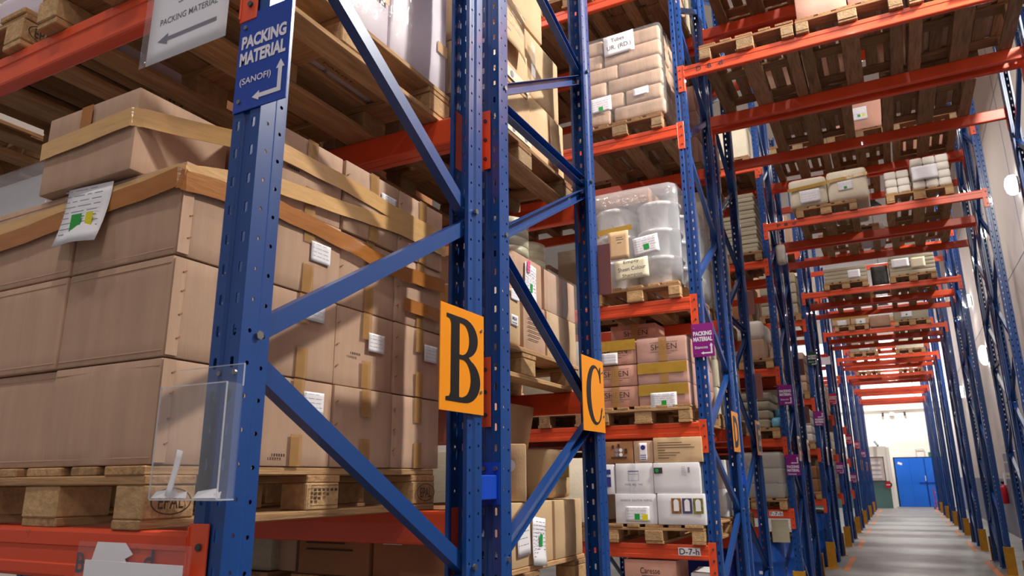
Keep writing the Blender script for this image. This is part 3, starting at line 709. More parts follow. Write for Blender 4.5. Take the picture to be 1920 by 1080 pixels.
# acrylic leaflet holder on the nearest upright
t = thing('leaflet_holder', 'clear acrylic leaflet holder screwed to the nearest blue upright', 'leaflet holder', (-1.368, 1.144, 1.615))
ob('back_panel', G().cbox(-.106, .106, -.003, 0, 0, .29, .0006).mesh('back'), ACRYL, t)
ob('front_panel', G().cbox(-.106, .106, -.046, -.043, 0, .245, .0006).mesh('front'), ACRYL, t)
ob('divider', G().cbox(.028, .031, -.043, -.003, 0, .245, .0006).mesh('div'), ACRYL, t)
for x in (-.106, .103): ob('side_panel', G().cbox(x, x+.003, -.043, -.003, 0, .245, .0006).mesh('sp'), ACRYL, t)
ob('base', G().cbox(-.106, .106, -.046, 0, -.003, 0, .0006).mesh('base'), ACRYL_E, t)
ob('edge', G().box(-.107, -.1045, -.047, -.044, 0, .245).box(.1045, .107, -.047, -.044, 0, .245).box(-.106, .106, -.047, -.045, .243, .2455).box(.105, .1068, -.003, 0, .24, .29).box(-.106, .106, -.003, 0, .2885, .2905).mesh('edge'), ACRYL_E, t)
for x in (.03, .078): ob('screw', SCREW, STEEL, t, (x, -.003, .272), FRONT)
for k, (x, a, h) in enumerate(((-.075, .5, .02), (-.03, -.3, .014), (.055, .4, .02), (.08, -.5, .014))):
    ob('paper_scrap', G().add([(-.03, 0, 0), (.03, .004, 0), (.018, .01, h), (-.02, .002, h*.7)], [(0, 1, 2, 3)]).mesh('scrap'), PAPER, t, (x, -.03, .002), (0, 0, a))
ob('paper_strip', ob('x', sheet_mesh(.02, .1, .01)).data, PAPER, t, (-.055, -.025, .055), (PI/2, .18, 0)); bpy.data.objects.remove(bpy.data.objects['x'])
# card holder on the low near beam
t = thing('card_holder', 'white card in a clear holder hung on the nearest low beam', 'card holder', (-1.53, 1.118, 1.235))
ob('card', G().cbox(-.165, .165, -.002, 0, 0, .245, .0005).mesh('card'), PAPER, t); ob('holder', G().cbox(-.19, .19, -.006, -.004, -.01, .285, .0006).mesh('holder'), ACRYL, t)
# writing on beams
def beam_text(key, items, ma=INK, h=.05):
    b = BEAMS[key]
    for s, X, zz, w in items: ob('lettering', text_mesh(s, w, h, .015), ma, b, (X-b.location.x, -.0152, zz), FRONT)
beam_text((2, 8, 0, 'o'), (('D', -1.155, -.058, .045), ('8', -1.06, -.058, .04), ('d', -.963, -.055, .04)))
beam_text((4, 8, 0, 'o'), (('F', -1.13, -.058, .05), ('8', -1.03, -.058, .05), ('d', -.92, -.058, .05)))
b = BEAMS[2, 7, 0, 'o']
ob('label_plate', G().box(-.086, .086, -.002, 0, -.029, .029).mesh('lp'), PAPER, b, (-1.535-b.location.x, -.0145, -.053)); ob('lettering', text_mesh('D-7-h', .155, .046, .012), INK, b, (-1.535-b.location.x, -.0175, -.053), FRONT)
b = BEAMS[4, 7, 0, 'o']
ob('label_plate', G().box(-.086, .086, -.002, 0, -.029, .029).mesh('lp'), PAPER, b, (-1.56-b.location.x, -.0145, -.053)); ob('lettering', text_mesh('F-7-h', .155, .046, .012), INK, b, (-1.56-b.location.x, -.0175, -.053), FRONT)
b = BEAMS[0, 7, 0, 'o']; bx = b.location.x; b.material_slots[0].link = 'OBJECT'; b.material_slots[0].material = ORANGE_W
beam_text((0, 7, 0, 'o'), (('B', -1.74, -.075, .03), ('d', -1.50, -.062, .032)), INK, .045)
ob('torn_label', poly_mesh([[(0, .35), (.3, .2), (1, 0), (.82, .45), (1, .62), (.8, 1), (.1, 1)]], .145, .062), PAPER, b, (-1.625-bx, -.0165, -.058), FRONT)

# ------------------------------------------------------------------ B rack, first level: taped carton stack
pallet(-2.344, 1.14, 1.545, 'pale wooden pallet with burnt stamps under the taped carton stack', stamp=True)
ZB = [1.690, 1.945, 2.205, 2.458, 2.712]; YB_ = [1.142, 1.448, 1.756, 2.062, 2.366]
LN = ['bottom', 'second', 'third', 'top']
def lab4(l, where): return 'brown carton of the taped stack, %s layer, %s' % (LN[l], where)
WH = ['at the front right corner', 'second from the front on its right side', 'third from the front on its right side', 'at the rear right corner']
STK = {}
for l in range(4):
    for k in range(4):
        if l == 3 and k == 0: continue
        jx = rnd.uniform(-.006, .006); jy = .0
        b = carton(-1.966+jx, -1.546+jx, YB_[k]+.003+jy, YB_[k+1]-.003, ZB[l]+.001, ZB[l+1]-.003, CARD, lab4(l, WH[k]), group='cartons of the taped stack', r=.0035, bulge=.007, n=6, seed=l*4+k)
        STK[l, k] = b
        if k > 0:
            tape_strip(b, 'r', 0, .82, .046, .09, TAPE_S); tape_strip(b, 'r', .02, .18, .046, .09, TAPE_S)
for l in range(3):
    STK[l, 'L'] = carton(-2.392, -1.972, YB_[0]+.0+.012*(l == 0), YB_[1]-.003, ZB[l]+.001, ZB[l+1]-.003, CARD, lab4(l, 'at the front left corner'), group='cartons of the taped stack', r=.0035, bulge=.007, n=6, seed=40+l)
    STK[l, 'M'] = carton(-2.392, -1.972, YB_[1]+.003, YB_[2], ZB[l]+.001, ZB[l+1]-.003, CARD, lab4(l, 'second from the front on its left side'), group='cartons of the taped stack', r=.007, n=2)
FLAP = G().cbox(-.0008, .0012, 0, .034, .004, .25, .0006).mesh('flap_strip'); CREASE = G().cbox(-.205, .205, -.0012, .0006, -.0016, .0016, .0005).mesh('crease'); STITCH = G().cbox(-.001, .002, -.006, .006, -.002, .002, .0005).mesh('staple')
for key, b in list(STK.items()):
    if key[1] in (0, 'L'):
        w, d, h, _ = b['_d']
        if key[1] == 0:
            fs = ob('flap_strip', FLAP, CARD, b, (w/2+.0025, -d/2+.003, 0))
            for z in (.05, .11, .17, .22): ob('staple', STITCH, CARD_D, fs, (.001, .031, z), (.5, 0, 0))
        ob('crease', CREASE, CARD, b, (0, -d/2-.0002, h-.018)); ob('crease', CREASE, CARD, b, (0, -d/2-.0002, .016))
    elif key[1] in (1, 2, 3):
        w, d, h, _ = b['_d']
        for z in (.06, .13, .2): ob('staple', STITCH, CARD_D, b, (w/2+.003, -d/2+.012, z), (.6, 0, 0))
# the top front carton sits turned a little on the third layer
tb = carton(-2.135, -1.725, 1.115, 1.42, ZB[3]+.004, ZB[4]-.006, CARD, 'brown carton standing alone on the front of the taped stack, highest box', r=.0035, bulge=.006, n=6, seed=77, rz=.0)
tape_strip(tb, 'f', -.08, .80, .05, .09, TAPE_D)
for key, u, v in (((2, 1), .35, .55), ((3, 2), .55, .66), ((1, 1), .30, .82), ((1, 2), .35, .62), ((1, 3), .5, .66), ((0, 1), .42, .74)):
    b = STK[key]; loc, rot = on_face(b, 'r', u, v); label_sheet(b, loc, rot, .088, .064, lines=4)
for key, u, v in (((1, 2), -.35, .42), ((3, 1), -.5, .5), ((0, 1), -.4, .12)):
    b = STK[key]; loc, rot = on_face(b, 'r', u, v); ob('print', flat(*[(-.022+.009*k, -.016+.009*k, -.004, .004) for k in range(5)], (-.03, -.026, -.004, .004)), INK_BR, b, loc, rot)
# big label sheet hanging off the front tape
b = STK[2, 0]; Ls = label_sheet(b, (-.155, -.168, .16), FRONT, .20, .175, tilt=-.06, green=(-.035, .012, -.055, .0), yellow=(.03, .062, -.055, .0), lines=9, curl=.03)
for n_ in ('green_sticker', 'yellow_sticker', 'print'):
    pass
# tape bands
e = .008
ribbon('tape_band', [(-2.145, 1.108, 2.60), (-1.735, 1.105, 2.615), (-1.716, 1.13, 2.615), (-1.535, 1.452, 2.615), (-1.532, 1.76, 2.615), (-1.533, 2.07, 2.60), (-1.532, 2.37, 2.60)], .055, TAPE, 'upper tan tape band round the top layer of the taped stack', group='tape bands', wav=.001)
ribbon('tape_band', [(-2.40, 1.128, 2.385), (-1.96, 1.130, 2.40), (-1.545, 1.130, 2.418), (-1.533, 1.145, 2.418), (-1.532, 1.45, 2.50), (-1.531, 1.80, 2.53), (-1.532, 2.06, 2.555), (-1.533, 2.37, 2.55)], .05, TAPE, 'middle tan tape band sloping across the side of the taped stack', group='tape bands', wav=.001)
ribbon('tape_band', [(-2.40, 1.127, 2.345), (-1.96, 1.128, 2.375), (-1.545, 1.128, 2.405), (-1.532, 1.145, 2.40), (-1.531, 1.45, 2.43), (-1.530, 1.80, 2.41), (-1.531, 2.06, 2.385), (-1.532, 2.37, 2.40)], .055, TAPE_D, 'lower amber tape band round the third layer of the taped stack', group='tape bands', wav=.002)
ribbon('tape_band', [(-1.5335, 2.1, 2.275), (-1.533, 2.25, 2.275), (-1.534, 2.37, 2.275)], .05, TAPE_D, 'short amber tape piece at the rear corner of the taped stack', group='tape bands')
# neighbour to the left: white wrapped load
pallet(-3.24, 1.16, 1.545, 'wooden pallet left of the taped carton stack, cut by the frame edge')
for k in range(3):
    carton(-3.22, -2.44, 1.30, 2.34, 1.69+.335*k, 1.69+.335*(k+1), CARD_W, 'white wrapped carton left of the taped stack, %s layer' % ORD[k], group='white wrapped cartons', r=.03, bulge=.02, n=6, seed=k)
carton(-4.0, -3.26, 1.28, 2.3, 1.69, 2.66, CARD_W, 'tall white carton at the far left of the nearest rack', r=.02, bulge=.02, n=5)
pallet(-4.04, 1.14, 1.545, 'wooden pallet at the far left of the nearest rack', full=False)
wrap(-3.24, -2.42, 1.28, 2.36, 1.69, 2.73, FILM_D, 'shiny clear wrap over the white load left of the taped stack', .02)

# ------------------------------------------------------------------ B rack, second level
pp = pallet(-2.28, 1.10, 3.055, 'wooden pallet overhead at the nearest frame with printing on its underside', seed=3)
ob('print', text_mesh('TTLEASTCARE PAKIST', .62, .05, .01), INK_BR, pp, (.19, .02, .1215), (PI, 0, PI/2))
ob('print', text_mesh('TTLEASTCARE PAKIST', .55, .012, .0), INK_BR, pp, (.145, .02, .1215), (PI, 0, PI/2))
pallet(-3.20, 1.12, 3.055, 'wooden pallet overhead at the left edge of the picture', stamp=True, seed=4)
pallet(-4.10, 1.12, 3.055, 'wooden pallet overhead beyond the left edge of the picture', seed=5)
for k, (y0_, y1_) in enumerate(((1.50, 1.90), (1.91, 2.30))):
    b = carton(-1.92, -1.495, y0_, y1_, 3.20, 3.75, CARD_L, 'lilac carton on the overhead pallet, %s along its side' % ('nearer', 'farther')[k], r=.012, bulge=.012, n=5, seed=k)
    tape_strip(b, 'r', .1, .9, .06, .09, TAPE); tape_strip(b, 'r', .75, .36, .07, .05, TAPE)
carton(-2.27, -1.94, 1.5, 2.28, 3.20, 3.7, CARD_L, 'lilac carton at the back left of the overhead pallet', r=.01)
carton(-2.26, -1.52, 1.15, 1.47, 3.20, 3.62, CARD_D, 'dark brown carton at the front of the overhead pallet', r=.006)
for k in range(2):
    o = ob('cloth_sack', softbox(.5, .62, .2, .07, .03, 5, 50+k), (SACK, CARD_L)[k], None, (-2.95+.38*k, 1.48, 3.2+.01)); tag(o, ('cream sack on the overhead pallet at the left edge', 'lilac sack beside the cream sack on the overhead pallet')[k], 'sack')
wrap(-1.93, -1.485, 1.49, 2.31, 3.20, 3.78, FILM, 'clear wrap round the lilac cartons overhead', .012, .02, 3)

# ------------------------------------------------------------------ C rack (seen through its end frame)
CX0, CX1, CY0 = -2.25, -1.45, 2.36
pallet(CX0, CY0, 1.145, 'wooden pallet on the lowest level behind the orange C sign', seed=21)
pallet(CX0, CY0, 2.083, 'wooden pallet beside the blue brace above the orange C sign', seed=22)
pallet(CX0, CY0, 3.122, 'worn wooden pallet high inside the second rack from the camera', old=True, seed=23)
z1 = 1.290
b = carton(-2.22, -1.86, CY0+.01, 2.74, z1, 1.545, CARD_D, 'printed brown carton seen below the rear beam, second of the low row', n=3)
loc, rot = on_face(b, 'f', -.1, .5); ob('print', flat(*[(-.12, a, zz, zz+.006) for a, zz in ((.03, .05), (.0, .03), (.08, -.01), (.12, -.035))]), INK_BR, b, loc, rot)
b = carton(-1.85, -1.47, CY0+.02, 2.74, z1, 1.545, CARD_D, 'plain brown carton with a white label below the rear beam', n=3); loc, rot = on_face(b, 'f', -.5, .55); label_sheet(b, loc, rot, .09, .035, lines=1)
b = carton(-2.62, -2.27, CY0+.05, 2.70, z1, 1.50, CARD, 'brown carton below the rear beam, leftmost of the low row', n=3)
b = carton(-1.86, -1.462, 2.76, 3.21, z1, 1.552, CARD_Y, 'tan carton with hanging label sheets behind the lower C brace', r=.006, bulge=.006, n=4)
loc, rot = on_face(b, 'r', .22, .36, .004); label_sheet(b, loc, rot, .13, .20, tilt=-.12, green=(-.012, .016, -.02, .03), lines=10, curl=.02)
loc, rot = on_face(b, 'r', -.4, .5, .002); label_sheet(b, loc, rot, .12, .17, tilt=.05, lines=5)
carton(-1.86, -1.455, 3.22, 3.55, z1, 1.552, CARD_Y, 'tan carton at the front of the low pallet behind the C sign', r=.006, bulge=.006, n=4)
b = carton(-1.80, -1.50, 2.82, 3.12, 1.556, 1.80, CARD_Y, 'tan carton turned cornerwise with a round sticker behind the C brace', rz=.5, r=.006, n=4)
loc, rot = on_face(b, 'f', .5, .62); ob('round_sticker', poly_mesh([ell(0, 0, 1, 1, 0, 360, 20)[:-1]], .055, .055), PAPER, b, loc, rot)
tape_strip(b, 'r', .3, .7, .05, .1, FILM_D)
b = carton(-1.75, -1.49, 3.28, 3.52, 1.556, 1.79, CARD_Y, 'small tan carton with yellow tape behind the C sign', r=.03, bulge=.012, n=4); tape_strip(b, 'r', 0, .6, .12, .08, TAPE_Y)
b = carton(-1.80, -1.52, 2.56, 2.86, 1.80, 2.005, CARD_P, 'open pink carton with a raised flap behind the C brace', r=.004, n=3)
ob('flap', G().box(-.14, .14, -.002, .002, 0, .12).mesh('flap'), CARD_D, b, (0, .15, .2), (-.5, 0, 0)); ob('flap', G().box(-.002, .002, -.14, .14, 0, .1).mesh('flap'), CARD_D, b, (-.14, 0, .2), (0, -.3, 0))
ob('x_paper', softbox(.02, .45, .22, .004, .01, 3, 3), CARD_Y, None, (-1.72, 3.24, 1.80), (0, .2, 0)); tag(bpy.data.objects['x_paper'], 'flat tan cardboard sheet leaning behind the C brace', 'cardboard'); bpy.data.objects['x_paper'].name = 'cardboard_sheet'
z2 = 2.228
b = carton(-1.85, -1.47, 2.62, 2.93, z2, 2.50, CARD_Y, 'wrapped tan carton with an M and A label on the middle C pallet', r=.02, bulge=.012, n=5)
loc, rot = on_face(b, 'r', .4, .42); Lm = label_sheet(b, loc, rot, .07, .05, lines=0); ob('lettering', text_mesh('M&A', .045, .018, .01), INK, Lm, (0, .008, .0012)); ob('print', flat((-.025, .025, -.014, -.008), (-.025, .015, -.022, -.018)), INK_L, Lm, (0, 0, .0012))
loc, rot = on_face(b, 'r', .45, .86); label_sheet(b, loc, rot, .08, .05, lines=3)
b = carton(-1.85, -1.465, 2.94, 3.18, z2, 2.46, CARD, 'brown carton with fine print on the middle C pallet', r=.006, n=4); loc, rot = on_face(b, 'r', 0, .45); ob('print', flat(*[(-.08, .07-.02*(k % 3), .05-.02*k, .054-.02*k) for k in range(6)]), INK_BR, b, loc, rot)
loc, rot = on_face(b, 'r', .55, .82); ob('red_mark', flat((-.025, .025, -.02, .02)), SIGN_BACK, b, loc, rot)
carton(-1.85, -1.46, 3.19, 3.56, z2, 2.46, CARD_Y, 'tan carton at the front of the middle C pallet, lower', r=.006, n=4)
b = carton(-1.85, -1.475, 2.78, 3.17, 2.463, 2.685, CARD, 'brown carton with a long label sheet and pink tag on the middle C pallet', r=.006, n=4)
loc, rot = on_face(b, 'r', .25, .42, .004); Lq = label_sheet(b, loc, rot, .12, .20, tilt=-.08, green=(-.01, .012, -.05, .0), lines=10, curl=.012); ob('pink_tag', flat((-.045, -.015, .05, .11)), PINKT, Lq, (0, 0, .006))
b = carton(-1.85, -1.465, 3.18, 3.57, 2.463, 2.675, CARD, 'brown carton at the front of the middle C pallet, upper', r=.006, n=4)
tape_strip(b, 'r', .25, .5, .05, .2, FILM_D)
for k, (x, y, z, r_, n_) in enumerate(((-1.60, 3.0, 2.687, .125, 1), (-1.66, 3.36, 2.677, .11, 2))):
    o = ob('tape_rolls', G().lathe([(.04, 0), (r_, 0), (r_, .045), (r_-.004, .047), (r_, .049), (r_, .094), (r_-.004, .096), (r_, .098), (r_, .143), (r_-.004, .145), (r_, .147), (r_, .19), (.04, .19)], 28).mesh('rolls', True), ROLLM, None, (x, y, z), (0, 0, 0)); tag(o, ('nearer clear tape roll stack on top of the middle C cartons', 'farther clear tape roll stack on top of the middle C cartons')[k], 'tape rolls')
wrap(-1.87, -1.452, 3.2, 3.58, z2, 2.68, FILM, 'clear wrap at the front corner of the middle C pallet', .006, .01, 5)
z3 = 3.266
b = carton(-1.95, -1.475, 2.40, 3.07, z3, 3.55, CARD_Y, 'tan carton with printed tape on the high C pallet, lower', r=.008, bulge=.008, n=5); 
for v in (.16,):
    tape_strip(b, 'r', 0, v, .66, .055, CREAM)
    for k in range(5): loc, rot = on_face(b, 'r', -.8+.4*k, v, .003); ob('print', poly_mesh([ell(0, 0, 1, 1, 0, 360, 14)[:-1]], .032, .036), INK_L, b, loc, rot)
b = carton(-1.95, -1.475, 2.40, 3.05, 3.553, 3.80, CARD_Y, 'tan carton with printed tape on the high C pallet, upper', r=.008, bulge=.008, n=5)
tape_strip(b, 'r', 0, .2, .64, .055, CREAM)
for k in range(5): loc, rot = on_face(b, 'r', -.8+.4*k, .2, .003); ob('print', poly_mesh([ell(0, 0, 1, 1, 0, 360, 14)[:-1]], .032, .036), INK_L, b, loc, rot)
loc, rot = on_face(b, 'r', .35, 1.25, .01); label_sheet(b, loc, rot, .26, .3, tilt=-.15, lines=4, curl=.03, ma=CARD_Y, ink=INK_L)
carton(-1.95, -1.49, 3.08, 3.54, z3, 3.62, CARD_Y, 'tall tan carton at the front of the high C pallet, lower', r=.01, bulge=.01, n=5)
b = carton(-1.95, -1.50, 3.07, 3.52, 3.625, 4.02, CARD_Y, 'bulging tan carton at the front of the high C pallet, upper', r=.02, bulge=.02, n=6); tape_strip(b, 'r', -.7, .55, .05, .2, FILM_D)
ob('kraft_sheet', sheet_mesh(.14, .30, .03), CARD_Y, bpy.data.objects.get(b.name), (.245, .1, -.18), SIDE)
carton(-1.95, -1.50, 2.42, 3.3, 4.03, 4.4, CARD_Y, 'long tan carton on top of the high C pallet', r=.01, n=4)

# ------------------------------------------------------------------ D rack, left bay
PY = row_y(2)-.05
dx = {0: -2.20, 1: -2.235, 2: -2.25, 3: -2.31}
DL = levels(2)
for l in range(4):
    pallet(dx[l], PY, DL[l], 'wooden pallet under the %s, third rack' % ('white and brown cartons', 'pink cartons', 'wrapped silver tubs', 'kraft parcels')[l], old=l == 3, seed=30+l)
# kraft parcels
zz = DL[3]+.146; PH = .151
for l in range(6):
    sp = (-1.98, -1.84, -2.02, -1.90, -2.05, -2.03)[l]
    for c, (x0, x1) in enumerate(((-2.30, sp-.006), (sp+.006, -1.49))):
        for k in range(1 if c == 0 else 3):
            a = PY+.02+.34*k; jx = rnd.uniform(-.012, .012)
            b = carton(x0+jx, x1+jx, a, a+.33, zz+PH*l, zz+PH*(l+1)+.002, KRAFT, 'kraft wrapped parcel, %s layer, %s' % (ORD[l], 'front left' if c == 0 else ('front right', 'behind the front right one', 'at the rear right')[k]), 'parcel', 'kraft_parcel', 'kraft parcels of the high stack', r=.022, bulge=.012, n=4, seed=l*9+c*3+k)
            b.rotation_euler.y = rnd.uniform(-.01, .01)
            STK['k', l, c, k] = b
b = STK['k', 5, 1, 0]
Lt = label_sheet(b, (-.12, -.185, .05), FRONT, .30, .215, tilt=.03, lines=0)
ob('handwriting', text_mesh('Tubes', .13, .04, .0), INK, Lt, (-.01, .055, .0012)); ob('handwriting', text_mesh('UR. (RD.)', .24, .06, .0), INK, Lt, (0, -.03, .0012))
label_sheet(STK['k', 1, 0, 0], (.0, -.183, .06), FRONT, .215, .15, tilt=.02, green=(-.02, .022, -.065, -.02), lines=5)
label_sheet(STK['k', 1, 1, 0], (-.02, -.182, .10), FRONT, .15, .075, tilt=.02, lines=2)
wrap(-2.33, -1.465, PY+.0, PY+1.1, zz, zz+PH*6+.03, FILM, 'clear stretch film round the kraft parcel stack', .02, .04, 6)
# silver tubs
zz = DL[2]+.146
TUB = G().lathe([(.0, 0), (.165, 0), (.172, .01), (.186, .205), (.194, .207), (.194, .225), (.198, .227), (.198, .245), (.188, .25), (.0, .25)], 32).mesh('tub', True)
for l in range(3):
    for c in range(2):
        for k in range(3):
            o = ob('silver_tub', TUB, SILVER, None, (-2.05+.40*c, PY+.22+.40*k, zz+.252*l))
            ob('rim', G().lathe([(.19, .208), (.2, .21), (.2, .243), (.19, .247)], 32).mesh('rim', True), SILVER, o)
            tag(o, 'silver plastic tub under clear wrap, %s tier, %s %s' % (ORD[l], ('front', 'middle', 'rear')[k], ('left', 'right')[c]), 'tub', 'silver tubs')
b = carton(-2.24, -1.68, PY+.03, PY+.7, zz+.76, zz+.90, CARD_D, 'flat brown carton lying on the silver tubs under the wrap', r=.008, n=3)
wrap(-2.27, -1.42, PY+.0, PY+1.22, zz+.0, zz+.93, FILM_D, 'loose shiny wrap over the silver tubs', .03, .09, 8)
t = thing('wrap_notices', 'notes stuck on the wrapped silver tubs', 'notice', (-1.85, PY-.045, zz))
label_sheet(t, (.14, -.002, .335), FRONT, .225, .165, tilt=.10, green=(-.025, .025, -.04, .01), lines=6)
Ls = label_sheet(t, (-.0, .002, .14), FRONT, .30, .18, tilt=.04, lines=0, ma=PAPER_C)
for s, y_, w_ in (('Empty', .065, .14), ('Sheen Colour', .005, .25), ('Shampoo', -.055, .18)): ob('handwriting', text_mesh(s, w_, .036, 0), INK, Ls, (0, y_, .0012))
kr = ob('kraft_note', sheet_mesh(.19, .26, .0), CARD_Y, t, (-.11, .0, .37), FRONT); ob('handwriting', flat((-.02, .04, .07, .075), (-.02, .05, .05, .055), (-.01, .03, .02, .026)), INK, kr, (0, 0, .0012))
ob('yellow_tape', G().box(-.24, .08, -.001, .001, -.025, .025).mesh('yt'), TAPE_Y, t, (-.06, .001, .52), (0, -.05, 0))
# pink SHEEN cartons
zz = DL[1]+.146
def sheen(x0, x1, y0, y1, z0, z1, label, txt=True, band=None, seed=0):
    b = carton(x0, x1, y0, y1, z0, z1, CARD_P, label, group='pink printed cartons', r=.006, bulge=.007, n=4, seed=seed)
    if txt:
        loc, rot = on_face(b, 'f', .12, .60); ob('lettering', text_mesh('SHEEN', .22, .048, .0), INK_BR, b, loc, rot)
        ob('print', flat((-.12, .12, .036, .039), (-.12, .12, -.043, -.040), (-.05, .06, -.06, -.056)), INK_BR, b, loc, rot)
    w, d, h, _ = b['_d']
    ob('tape_strip', G().box(-.035, .035, -.001, .0, 0, h*.98).mesh('tp'), TAPE_S, b, (w*.04, -d/2-.0075, .002))
    if band: ob('tape_band', G().box(-w/2, w/2, -.001, .0, -.045, .045).mesh('tp'), TAPE_Y, b, (0, -d/2-.0085, h*band))
    return b
TN = ('lower', 'middle', 'upper'); ZS = [zz, zz+.178, zz+.360, zz+.565]
for l in range(3):
    b = sheen(-1.862, -1.442, PY+.01, PY+.31, ZS[l], ZS[l+1]-.003, 'pink printed carton, right column, %s layer, front' % TN[l], l == 2, None if l == 2 else .72, l)
    STK['s', l] = b
    for k in (1, 2): carton(-1.86, -1.44, PY+.01+.31*k, PY+.31+.31*k, ZS[l], ZS[l+1]-.003, CARD_P, 'pink carton, right column, %s layer, %s' % (TN[l], ('middle', 'rear')[k-1]), group='pink printed cartons', r=.006, n=3, seed=10+l)
    STK['sl', l] = sheen(-2.295, -1.874, PY+.02, PY+.32, ZS[l], ZS[l+1]-.006, 'pink printed carton, left column, %s layer' % TN[l], True, .84 if l == 2 else None, 20+l)
sheen(-2.20, -1.78, PY+.33, PY+.63, ZS[3], ZS[3]+.20, 'pink printed carton set back on top of the left column', True, None, 31)
b = STK['s', 0]; label_sheet(b, (.0, -.162, .035), FRONT, .22, .13, green=(-.02, .022, -.045, .0), lines=6)
b = STK['sl', 2]; label_sheet(b, (-.02, -.165, .055), FRONT, .14, .10, lines=3)
wrap(-1.866, -1.432, PY+.005, PY+.95, zz, ZS[3]+.004, FILM, 'clear wrap round the right column of pink cartons', .008, .012, 9)
# white and brown cartons on the lowest beam level
zz = DL[0]+.146
b = carton(-2.115, -1.768, PY+.01, PY+.35, zz, zz+.235, CARD_W, 'white carton with green and yellow stickers, lower left of its pallet', r=.006, bulge=.005, n=4)
loc, rot = on_face(b, 'f', .08, .34); label_sheet(b, loc, rot, .20, .115, green=(-.025, .018, -.045, .0), yellow=(.04, .085, -.05, -.003), lines=4)
loc, rot = on_face(b, 'f', .05, .78); ob('lettering', text_mesh('ADHESION  SOLUTION  NORMAL', .27, .016, 0), INK, b, loc, rot)
b = carton(-1.757, -1.382, PY+.0, PY+.35, zz, zz+.235, CARD_W, 'white carton with three fruit pictures, lower right of its pallet', r=.006, bulge=.005, n=4)
for k in range(3):
    loc, rot = on_face(b, 'f', -.18+.46*k, .60)
    fp = ob('picture', flat((-.039, .039, -.055, .06)), mat('fruit_print_%d' % k, ((92, 84, 50), (110, 104, 128), (112, 108, 60))[k], .6, var=.5, scale=40, c2=((190, 120, 40), (70, 60, 120), (150, 150, 40))[k]), b, loc, rot)
    ob('tag', poly_mesh([[(0, 0), (1, 0), (1, 1.4)] + ell(.5, 1.4, .5, .5, 0, 180, 10) + [(0, 1.4)]], .042, .09), PAPER, fp, (0, .008, .001))
b = carton(-2.105, -1.785, PY+.02, PY+.35, zz+.237, zz+.475, CARD_W, 'white carton with blue line drawing, middle layer left', r=.006, bulge=.005, n=4)
loc, rot = on_face(b, 'f', -.03, .60); ob('print', flat((-.045, .045, .03, .036), (-.045, -.043, -.04, .03), (.043, .045, -.04, .03), (-.045, .045, -.042, -.04), (-.045, .045, .008, .01)), INK_B, b, loc, rot); ob('print', text_mesh('MODEL  BOX  TWO', .15, .014, 0), INK_B, b, (loc[0], loc[1], .07), rot)
tape_strip(b, 'f', -.05, .5, .05, .236, FILM_D)
b = carton(-1.778, -1.405, PY+.01, PY+.35, zz+.237, zz+.475, CARD_W, 'white carton with a small green emblem, middle layer right', r=.006, bulge=.005, n=4)
loc, rot = on_face(b, 'f', -.78, .74); em = ob('emblem', flat((-.035, .035, -.02, .025)), INK, b, loc, rot); ob('leaf', poly_mesh([ell(0, 0, 1, .7, 0, 360, 14)[:-1]], .03, .03), GREEN, em, (-.01, .002, .001))
loc, rot = on_face(b, 'f', .4, .72); ob('print', flat(*[(-.03, .0, -.03+.012*k, -.027+.012*k) for k in range(6)], (.02, .036, -.012, .03)), INK_L, b, loc, rot)
carton(-1.40, -1.385, PY+.06, PY+.33, zz+.237, zz+.465, mat('bluish_card', (130, 146, 160), .6), 'thin blue-grey card edge beside the white emblem carton', 'card', 'card_sheet', r=.002)
b = carton(-2.26, -2.125, PY+.02, PY+.33, zz+.228, zz+.47, CARD_W, 'narrow white carton with blue print at the left of its pallet', r=.008, n=3, rz=.06); loc, rot = on_face(b, 'f', .1, .5); ob('print', flat((-.03, .03, -.06, .02), (-.03, .03, .04, .08)), INK_B, b, loc, rot)
b = carton(-2.22, -1.947, PY+.03, PY+.36, zz+.477, zz+.655, CARD_D, 'dark brown carton with four white dots, upper layer left', r=.006, n=4)
loc, rot = on_face(b, 'f', .1, .5); 
for k, (a, c) in enumerate(((-.018, .018), (.018, .018), (-.018, -.018), (.018, -.018))): ob('dot', poly_mesh([ell(0, 0, 1, 1, 0, 360, 14)[:-1]], .03, .03), (INK_L, PAPER, INK_L, PAPER)[k], b, (loc[0]+a, loc[1], loc[2]+c), rot)
ob('print', flat((-.06, -.04, .03, .06), (-.01, .01, .04, .07), (.05, .075, -.01, .03), (-.07, .07, -.05, -.035)), INK_BR, b, loc, rot)
b = carton(-1.94, -1.778, PY+.03, PY+.36, zz+.477, zz+.655, CARD, 'small brown carton with a white label bearing a round blue emblem', r=.006, n=3); loc, rot = on_face(b, 'f', 0, .5)
Lc = label_sheet(b, loc, rot, .065, .145, lines=0); ob('emblem', poly_mesh([ell(0, 0, 1, 1, 0, 360, 16)[:-1]], .04, .04), INK_B, Lc, (0, .035, .0012)); ob('print', flat((-.025, .025, -.03, -.024), (-.025, .025, -.045, -.04), (-.02, .02, -.062, -.058)), INK_B, Lc, (0, 0, .0012))
b = carton(-1.77, -1.375, PY+.02, PY+.36, zz+.477, zz+.675, CARD_Y, 'tan carton with seven lines of print, upper layer right', r=.006, n=4); loc, rot = on_face(b, 'f', -.1, .5)
ob('print', flat(*[(-.14, -.14+l_, .055-.02*k, .060-.02*k) for k, l_ in enumerate((.2, .27, .3, .06, .18, .15, .09))]), INK_BR, b, loc, rot)
